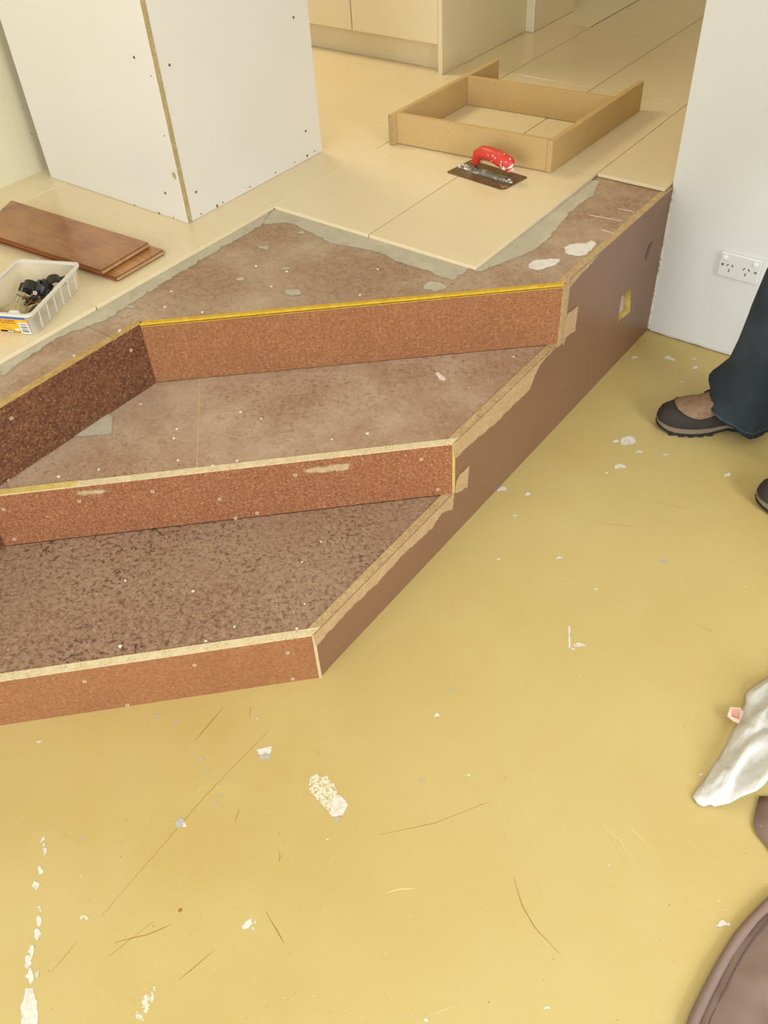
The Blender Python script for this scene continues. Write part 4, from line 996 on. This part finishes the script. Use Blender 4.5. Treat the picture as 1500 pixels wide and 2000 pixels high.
# white plastic bag lying over the sheet
k = Mat('white_bag_plastic', (233, 230, 221), 0.3, 0.5); k.b.inputs['Transmission Weight'].default_value = 0.12; k.b.inputs['Subsurface Weight'].default_value = 0.0
k.layer(k.ramp(k.noise(9, 4), 0.45, 0.7), (222, 217, 207), 0.6)
mp = k.mapped((46, 11, 20), (0, 0, -0.55)); k.bump(k.noise(1.6, 5, 0.62, mp, 0.8), 0.4, 0.012); MBAG = k.m
zb = 0.02
bo = [at(x, y, zb) for x, y in ((1357, 1549), (1366, 1562), (1377, 1567), (1390, 1563), (1400, 1567), (1425, 1567), (1445, 1561), (1470, 1560), (1482, 1553), (1500, 1530), (1530, 1480), (1600, 1400), (1620, 1260), (1560, 1270), (1500, 1318), (1478, 1330), (1461, 1345), (1459, 1366), (1451, 1378), (1446, 1400), (1436, 1415), (1424, 1445), (1408, 1472), (1388, 1502), (1370, 1528))]
fd = (at(1500, 1400, 0) - at(1375, 1555, 0)); fd.normalize(); fs = Vector((-fd.y, fd.x, 0))
b00 = at(1375, 1555, 0)
def hb_(x, y, e):
    p = Vector((x, y, 0)) - b00; u = p.dot(fd); s = p.dot(fs)
    r = math.sin(s * 95 + 6 * noise.noise(Vector((u * 7, s * 9, 3))) + u * 9)
    ridg = (0.5 + 0.5 * r) ** 2
    body = (1 - math.exp(-e / 0.035))
    cr = abs(math.sin(s * 62 + 2.2 * noise.noise(Vector((u * 6, s * 6, 9))) + u * 5)) ** 0.6
    cr2 = abs(noise.noise(Vector((s * 34, u * 9, 4))))
    return 0.004 + hs_safe(x, y) + body * (0.02 + 0.036 * ridg * min(1, 0.25 + u * 4) + 0.022 * cr - 0.018 * (1 - min(1, cr2 * 5)) + 0.012 * noise.noise(Vector((x * 14, y * 14, 5)))) + 0.003 * noise.noise(Vector((x * 60, y * 60, 1))) * body
def hs_safe(x, y):
    return 0.055 if x > 0.02 and y < 1.16 else 0.055 * max(0, min(1, (x + 0.03) / 0.05)) * (1 if y < 1.16 else max(0, 1 - (y - 1.16) / 0.05))
bag = cloth('plastic_bag', [(p.x, p.y) for p in bo], hb_, 0.006, MBAG, None, 0.0012)
tag(bag, 'crumpled white plastic bag lying over the mauve drop sheet at the right edge', 'bag')
# pink printed label sticking out of the bag seam
tpz = 0.02
tg = [at(x, y, tpz) for x, y in ((1426, 1382), (1446, 1383), (1452, 1392), (1443, 1414), (1431, 1408), (1420, 1399))]
bm = bmesh.new(); add_prism(bm, tg, (0, 0, 0.0012)); bmesh.ops.triangulate(bm, faces=bm.faces)
tgo = fin(bm, 'printed_label', Mat('label_pink', (240, 206, 186), 0.6).m, bag, label='pink label printed with rows of red writing')
MRP = Mat('label_red_print', (206, 110, 96), 0.6).m
for i in range(7):
    f = i / 6
    a = at(1428 - 1 * f, 1386 + 12 * f, tpz + 0.0013).lerp(at(1432, 1400, tpz + 0.0013), f * 0.5); b = at(1446 + 1 * f, 1387 + 12 * f, tpz + 0.0013).lerp(at(1442, 1408, tpz + 0.0013), f * 0.6)
    d = (b - a).normalized(); s = Vector((-d.y, d.x, 0)) * 0.0006
    bm = bmesh.new(); add_prism(bm, [a - s, b - s, b + s, a + s], (0, 0, 0.0003)); fin(bm, 'print_line', MRP, tgo)

# ------------------------------------------------------------------ the person in jeans beside the wall
fwd = Vector((-0.82, -0.57, 0)).normalized(); rgt = Vector((fwd.y, -fwd.x, 0))
pc = Vector((-0.17, 1.935, 0))
per = thing('person', 'person in dark blue jeans and tan and black shoes standing by the right wall', 'person', tuple(pc))
k = Mat('dark_denim', (54, 61, 66), 0.85, 0.15); k.layer(k.ramp(k.noise(420, 2), 0.45, 0.65), (44, 50, 58), 0.7); k.layer(k.ramp(k.noise(7, 3), 0.45, 0.7), (70, 78, 83), 0.6); k.bump(k.noise(380, 2), 0.2, 0.001); MDEN = k.m
MDENS = Mat('denim_seam', (92, 104, 112), 0.9).m
k = Mat('tan_suede', (146, 118, 92), 0.9, 0.1); k.layer(k.ramp(k.noise(60, 4), 0.42, 0.66), (120, 92, 68), 0.7); k.layer(k.ramp(k.noise(160, 3), 0.55, 0.7), (168, 142, 116), 0.6); k.bump(k.noise(300, 2), 0.3, 0.001); MSUE = k.m
k = Mat('black_nubuck', (56, 50, 45), 0.75, 0.25); k.layer(k.ramp(k.noise(40, 3), 0.45, 0.7), (66, 60, 54), 0.6); MNUB = k.m
MMID = Mat('midsole_taupe', (130, 112, 88), 0.7).m; MSOL = Mat('rubber_sole', (38, 36, 34), 0.7).m
MSKIN = Mat('skin', (206, 158, 128), 0.5, 0.4).m; MSHIRT = Mat('grey_shirt', (96, 104, 116), 0.85, 0.15).m; MHAIR = Mat('brown_hair', (62, 46, 34), 0.7).m
LS = 0.30
def shoe(toe, ax):
    """toe tip on the floor, ax: unit vector from toe to heel"""
    ax = Vector(ax).normalized(); lt = Vector((-ax.y, ax.x, 0))
    def hw(t):                                # half width along the shoe, t=0 toe .. 1 heel
        if t < 0.30: return 0.052 * math.sqrt(max(0.0, 1 - ((0.30 - t) / 0.30) ** 2)) ** 0.9
        if t < 0.62: return 0.052 - 0.012 * (0.5 - 0.5 * math.cos(math.pi * (t - 0.30) / 0.32))
        if t < 0.85: return 0.040
        return 0.040 * math.sqrt(max(0.0, 1 - ((t - 0.85) / 0.15) ** 2))
    ts = [0.004, 0.02, 0.05, 0.09, 0.14, 0.2, 0.28, 0.36, 0.44, 0.52, 0.6, 0.68, 0.76, 0.84, 0.9, 0.95, 0.985, 0.998]
    W_ = lambda t, v, z: Vector((toe[0], toe[1], 0)) + ax * (t * LS) + lt * v + Vector((0, 0, z))
    spring = lambda t: 0.012 * max(0, (0.16 - t) / 0.16) ** 2 + 0.010 * math.exp(-((t - 0.60) / 0.09) ** 2)
    def slab(name, s, z0, z1, mat, par, bottom_spring=True):
        bm = bmesh.new(); rings = []
        for t in ts:
            w_ = max(0.0015, hw(t) * s); sp_ = spring(t)
            rings.append([W_(t, -w_, z0 + sp_), W_(t, w_, z0 + sp_), W_(t, w_ * 0.985, z1 + sp_ * 0.6), W_(t, -w_ * 0.985, z1 + sp_ * 0.6)])
        loft(bm, rings); return fin(bm, name, mat, par, False)
    so = slab('outsole', 1.0, 0.004, 0.012, MSOL, per)
    for i in range(11):
        t = 0.10 + i * 0.082
        if 0.5 < t < 0.68: continue
        for s in (-1, 1):
            w_ = hw(t + 0.02)
            bm = bmesh.new(); q = [W_(t, s * w_ * 1.01, 0.0005), W_(t + 0.05, s * w_ * 1.0, 0.0005), W_(t + 0.05, s * w_ * 0.45, 0.0005), W_(t, s * w_ * 0.45, 0.0005)]
            add_prism(bm, q, (0, 0, 0.010)); fin(bm, 'lug', MSOL, so)
    slab('midsole', 0.985, 0.0121, 0.026, MMID, per)
    hh = lambda t: (0.030 + 0.030 * math.sin(min(1, t / 0.35) * math.pi / 2)) if t < 0.35 else 0.060 + 0.045 * min(1, (t - 0.35) / 0.3)
    n = 18
    def dome(t, a, off=0.0):
        w_ = max(0.001, hw(t) * 0.97 + off); z = 0.026 + spring(t) * 0.6
        ca, sa = math.cos(a), math.sin(a)
        tp_ = hh(t) * math.sqrt(max(0, min(1, t / 0.05)))
        narrow = 1.0 if t < 0.4 else 1 - 0.25 * max(0, sa) * min(1, (t - 0.4) / 0.3)
        return W_(t, -w_ * (abs(ca) ** 0.75) * (1 if ca > 0 else -1) * narrow, z + (tp_ + off) * (abs(sa) ** 0.8))
    bm = bmesh.new(); V_ = {}
    for i, t in enumerate(ts):
        for j in range(n + 1): V_[i, j] = bm.verts.new(dome(t, math.pi * j / n))
    for i in range(len(ts) - 1):
        for j in range(n): bm.faces.new((V_[i, j], V_[i + 1, j], V_[i + 1, j + 1], V_[i, j + 1]))
    fin(bm, 'toe_rand', MNUB, per, True)
    bm = bmesh.new(); V_ = {}; nt = 22
    for i in range(nt + 1):
        t = 0.135 + 0.55 * (i / nt) ** 1.3
        g = min(1, max(0, (t - 0.135) / 0.22)); a0 = math.pi / 2 - (math.pi / 2 - 0.42) * math.sqrt(max(0, 1 - (1 - g) ** 2))
        for j in range(n + 1): V_[i, j] = bm.verts.new(dome(t, a0 + (math.pi - 2 * a0) * j / n, 0.0022 * math.sin(math.pi * (0.06 + 0.88 * j / n))))
    for i in range(nt):
        for j in range(n): bm.faces.new((V_[i, j], V_[i + 1, j], V_[i + 1, j + 1], V_[i, j + 1]))
    bmesh.ops.remove_doubles(bm, verts=bm.verts, dist=1e-5)
    fin(bm, 'vamp', MSUE, per, True)
    sm_ = []
    for i in range(41):
        q_ = i / 40; side = -1 if q_ < 0.5 else 1; g_ = abs(q_ - 0.5) * 2; t = 0.135 + 0.5 * g_ ** 1.3
        g = min(1, max(0, (t - 0.135) / 0.22)); a0 = math.pi / 2 - (math.pi / 2 - 0.42) * math.sqrt(max(0, 1 - (1 - g) ** 2))
        sm_.append(dome(t, a0 if side < 0 else math.pi - a0, 0.0012))
    tube('rand_seam', sm_, 0.0016, MNUB, per, 5)
    tube('welt', [W_(t, -hw(t) * 1.0, 0.0265 + spring(t) * 0.6) for t in ts[1:-1]], 0.0012, MMID, so, 5)
    tube('welt', [W_(t, hw(t) * 1.0, 0.0265 + spring(t) * 0.6) for t in ts[1:-1]], 0.0012, MMID, so, 5)
    return W_
toe1 = (-0.592, 1.882); ax1 = Vector((0.83, 0.56, 0)).normalized()
toe2 = (-0.268, 1.735); ax2 = Vector((0.90, 0.43, 0)).normalized()
shoe(toe1, ax1); shoe(toe2, ax2)
hipc = pc + Vector((0, 0, 0.90))
def leg_rings(toe, ax, hip, fold):
    toe = Vector((toe[0], toe[1], 0)); ank = toe + ax * 0.214
    knee = ank.lerp(Vector((hip.x, hip.y, 0)), 0.45) - ax * 0.03
    rings = []; n = 28
    for z, r, kx in ((0.0, 0.091, 0), (0.02, 0.091, 0), (0.06, 0.090, 0.0), (0.10, 0.090, 0.15), (0.13, 0.086, 0.35), (0.16, 0.084, 0.2), (0.20, 0.083, 0), (0.27, 0.084, 0), (0.36, 0.086, 0), (0.46, 0.088, 0), (0.56, 0.092, 0), (0.66, 0.098, 0), (0.76, 0.104, 0), (0.86, 0.108, 0)):
        if z < 0.46: c = ank.lerp(knee, z / 0.46)
        else: c = knee.lerp(Vector((hip.x, hip.y, 0)), (z - 0.46) / 0.40)
        ring = []
        for j in range(n):
            a = 2 * math.pi * j / n; d = Vector((math.cos(a), math.sin(a), 0)); front = d.dot(-ax)
            zz = z; rr = r
            if z <= 0.06:                     # hem dips at the heel and rides over the instep
                w_ = 1 - z / 0.08
                zz = z + w_ * (0.028 + 0.062 * max(0, front) ** 1.0 * (1 if front > 0 else 0)); rr = r * (1 - 0.0 * front)
                if front > 0: rr = r * (1 + 0.06 * front)
            rr += 0.004 * noise.noise(Vector((d.x * 2.2, d.y * 2.2, z * 14))) + fold * 0.036 * kx * max(0, d.dot(Vector((-0.99, 0.12, 0)).normalized())) ** 5 / 0.35
            rr += 0.004 * math.sin(6 * a + 40 * z) * max(0, 1 - z / 0.5)
            ring.append(c + d * rr + Vector((0, 0, zz)))
        rings.append(ring)
    return rings
hip1 = hipc + rgt * 0.095; hip2 = hipc - rgt * 0.095
jn = None
for toe, ax, hip, fold in ((toe1, ax1, hip1, 1.0), (toe2, ax2, hip2, 0.3)):
    rg = leg_rings(toe, ax, hip, fold)
    inner = [[p + (Vector((sum(q.x for q in r) / len(r), sum(q.y for q in r) / len(r), p.z)) - p) * 0.03 for p in r] for r in rg[:3]]
    bm = bmesh.new(); loft(bm, inner[::-1] + rg, cap=False)
    o = fin(bm, 'jeans_leg', MDEN, per, True)
    hemz = [p.lerp(q, 0.3) + (p - sum(rg[1], Vector()) / len(rg[1])).normalized() * 0.0004 for p, q in zip(rg[1], rg[2])]
    tube('hem_stitch', hemz + [hemz[0]], 0.0009, MDENS, o, 5)
def ell(c, rx, ry, n=24, z=0): return [c + rgt * rx * math.cos(2 * math.pi * j / n) + fwd * ry * math.sin(2 * math.pi * j / n) + Vector((0, 0, z)) for j in range(n)]
bm = bmesh.new(); loft(bm, [ell(pc, 0.165, 0.10, z=0.80), ell(pc, 0.185, 0.125, z=0.86), ell(pc, 0.182, 0.125, z=0.94), ell(pc, 0.168, 0.115, z=1.03)]); fin(bm, 'jeans_seat', MDEN, per, True)
bm = bmesh.new(); loft(bm, [ell(pc, 0.186, 0.132, z=0.92), ell(pc, 0.176, 0.124, z=1.05), ell(pc, 0.185, 0.125, z=1.2), ell(pc, 0.205, 0.125, z=1.34), ell(pc, 0.19, 0.10, z=1.42), ell(pc, 0.10, 0.075, z=1.475), ell(pc, 0.068, 0.066, z=1.49)]); fin(bm, 'shirt', MSHIRT, per, True)
# body: one skinned surface with arms and hands
V_, E_, RD = [], [], []
def jv(p, r, par=None):
    V_.append(tuple(p)); RD.append(r); i = len(V_) - 1
    if par is not None: E_.append((par, i))
    return i
def pp(r_, f_, z): return pc + rgt * r_ + fwd * f_ + Vector((0, 0, z))
pel = jv(pp(0, 0, 0.95), 0.10); sp1 = jv(pp(0, 0, 1.15), 0.10, pel); ch = jv(pp(0, 0, 1.32), 0.10, sp1); nk = jv(pp(0, 0, 1.46), 0.055, ch)
n2_ = jv(pp(0, 0.015, 1.53), 0.052, nk); hd0 = jv(pp(0, 0.02, 1.60), 0.078, n2_); hd1 = jv(pp(0, 0.01, 1.68), 0.082, hd0); hd2 = jv(pp(0, 0.0, 1.735), 0.055, hd1)
for s, toe, ax, hip in ((1, toe1, ax1, hip1), (-1, toe2, ax2, hip2)):
    h = jv(hip - Vector((0, 0, 0.05)), 0.08, pel); an = Vector((toe[0], toe[1], 0)) + ax * 0.225
    kn = an.lerp(Vector((hip.x, hip.y, 0)), 0.45) - ax * 0.03; kv = jv(kn + Vector((0, 0, 0.48)), 0.055, h); av = jv(an + Vector((0, 0, 0.10)), 0.036, kv)
    jv(Vector((toe[0], toe[1], 0)) + ax * 0.10 + Vector((0, 0, 0.055)), 0.024, av)
    sh_ = jv(pp(s * 0.17, 0, 1.40), 0.055, ch); el = jv(pp(s * 0.235, -0.02, 1.13), 0.040, sh_); wrv = jv(pp(s * 0.235, 0.10, 0.90), 0.026, el)
    pm = jv(pp(s * 0.235, 0.125, 0.84), 0.030, wrv)
    for f, ln in ((-1.5, 0.072), (-0.5, 0.082), (0.5, 0.078), (1.5, 0.062)):
        k0 = jv(pp(s * (0.235 + 0.004), 0.128 + f * 0.018, 0.80), 0.0095, pm); k1 = jv(pp(s * 0.232, 0.132 + f * 0.018, 0.80 - ln * 0.5), 0.0088, k0); jv(pp(s * 0.222, 0.134 + f * 0.017, 0.80 - ln), 0.0072, k1)
    k0 = jv(pp(s * 0.220, 0.158, 0.845), 0.011, pm); k1 = jv(pp(s * 0.212, 0.175, 0.815), 0.010, k0); jv(pp(s * 0.207, 0.180, 0.79), 0.008, k1)
me = bpy.data.meshes.new('body'); me.from_pydata(V_, E_, [])
bd = link('body', me, MSKIN, per)
md = bd.modifiers.new('skin', 'SKIN'); md.use_smooth_shade = True
for i, sv in enumerate(me.skin_vertices[0].data): sv.radius = (RD[i], RD[i]); sv.use_root = (i == 0)
bd.modifiers.new('sub', 'SUBSURF').levels = 1
for s in (-1, 1):
    bm = bmesh.new(); add_tube(bm, [pp(s * 0.150, 0, 1.415), pp(s * 0.185, 0, 1.37), pp(s * 0.21, -0.01, 1.26), pp(s * 0.228, -0.015, 1.17)], [0.066, 0.070, 0.062, 0.060], 14); fin(bm, 'sleeve', MSHIRT, per, True)
    bm = bmesh.new(); bmesh.ops.create_icosphere(bm, subdivisions=2, radius=0.011); bm.transform(Matrix.Translation(pp(s * 0.030, 0.086, 1.645))); e_ = fin(bm, 'eye', Mat('eye_white', (236, 232, 226), 0.3).m, per, True)
    bm = bmesh.new(); bmesh.ops.create_icosphere(bm, subdivisions=2, radius=0.0055); bm.transform(Matrix.Translation(pp(s * 0.030, 0.0945, 1.645))); fin(bm, 'iris', Mat('iris_brown', (60, 40, 28), 0.2).m, e_, True)
    bm = bmesh.new(); bmesh.ops.create_icosphere(bm, subdivisions=2, radius=1); bm.transform(Matrix.Translation(pp(s * 0.083, 0.005, 1.635)) @ Matrix.Diagonal((0.016, 0.018, 0.032, 1))); fin(bm, 'ear', MSKIN, per, True)
bm = bmesh.new(); loft(bm, [[pp(-0.007, 0.088, 1.645), pp(0.007, 0.088, 1.645), pp(0, 0.096, 1.645)], [pp(-0.015, 0.088, 1.60), pp(0.015, 0.088, 1.60), pp(0, 0.118, 1.605)], [pp(-0.008, 0.088, 1.592), pp(0.008, 0.088, 1.592), pp(0, 0.10, 1.592)]]); fin(bm, 'nose', MSKIN, per, True)
tube('mouth', [pp(x, 0.094 - abs(x) * 0.25, 1.568) for x in (-0.024, -0.012, 0, 0.012, 0.024)], 0.005, Mat('lips', (172, 104, 92), 0.5).m, per, 8)
bm = bmesh.new(); bmesh.ops.create_icosphere(bm, subdivisions=3, radius=1)
for v in bm.verts: v.co *= 1 + 0.05 * noise.noise(v.co * 4)
bmesh.ops.delete(bm, geom=[v for v in bm.verts if v.co.z < -0.25 or (v.co.z < 0.35 and v.co.y > 0.45)], context='VERTS')
rot = Matrix.Rotation(math.atan2(fwd.y, fwd.x) - math.pi / 2, 4, 'Z')
bm.transform(Matrix.Translation(pp(0, -0.005, 1.685)) @ rot @ Matrix.Diagonal((0.094, 0.102, 0.105, 1))); fin(bm, 'hair', MHAIR, per, True)
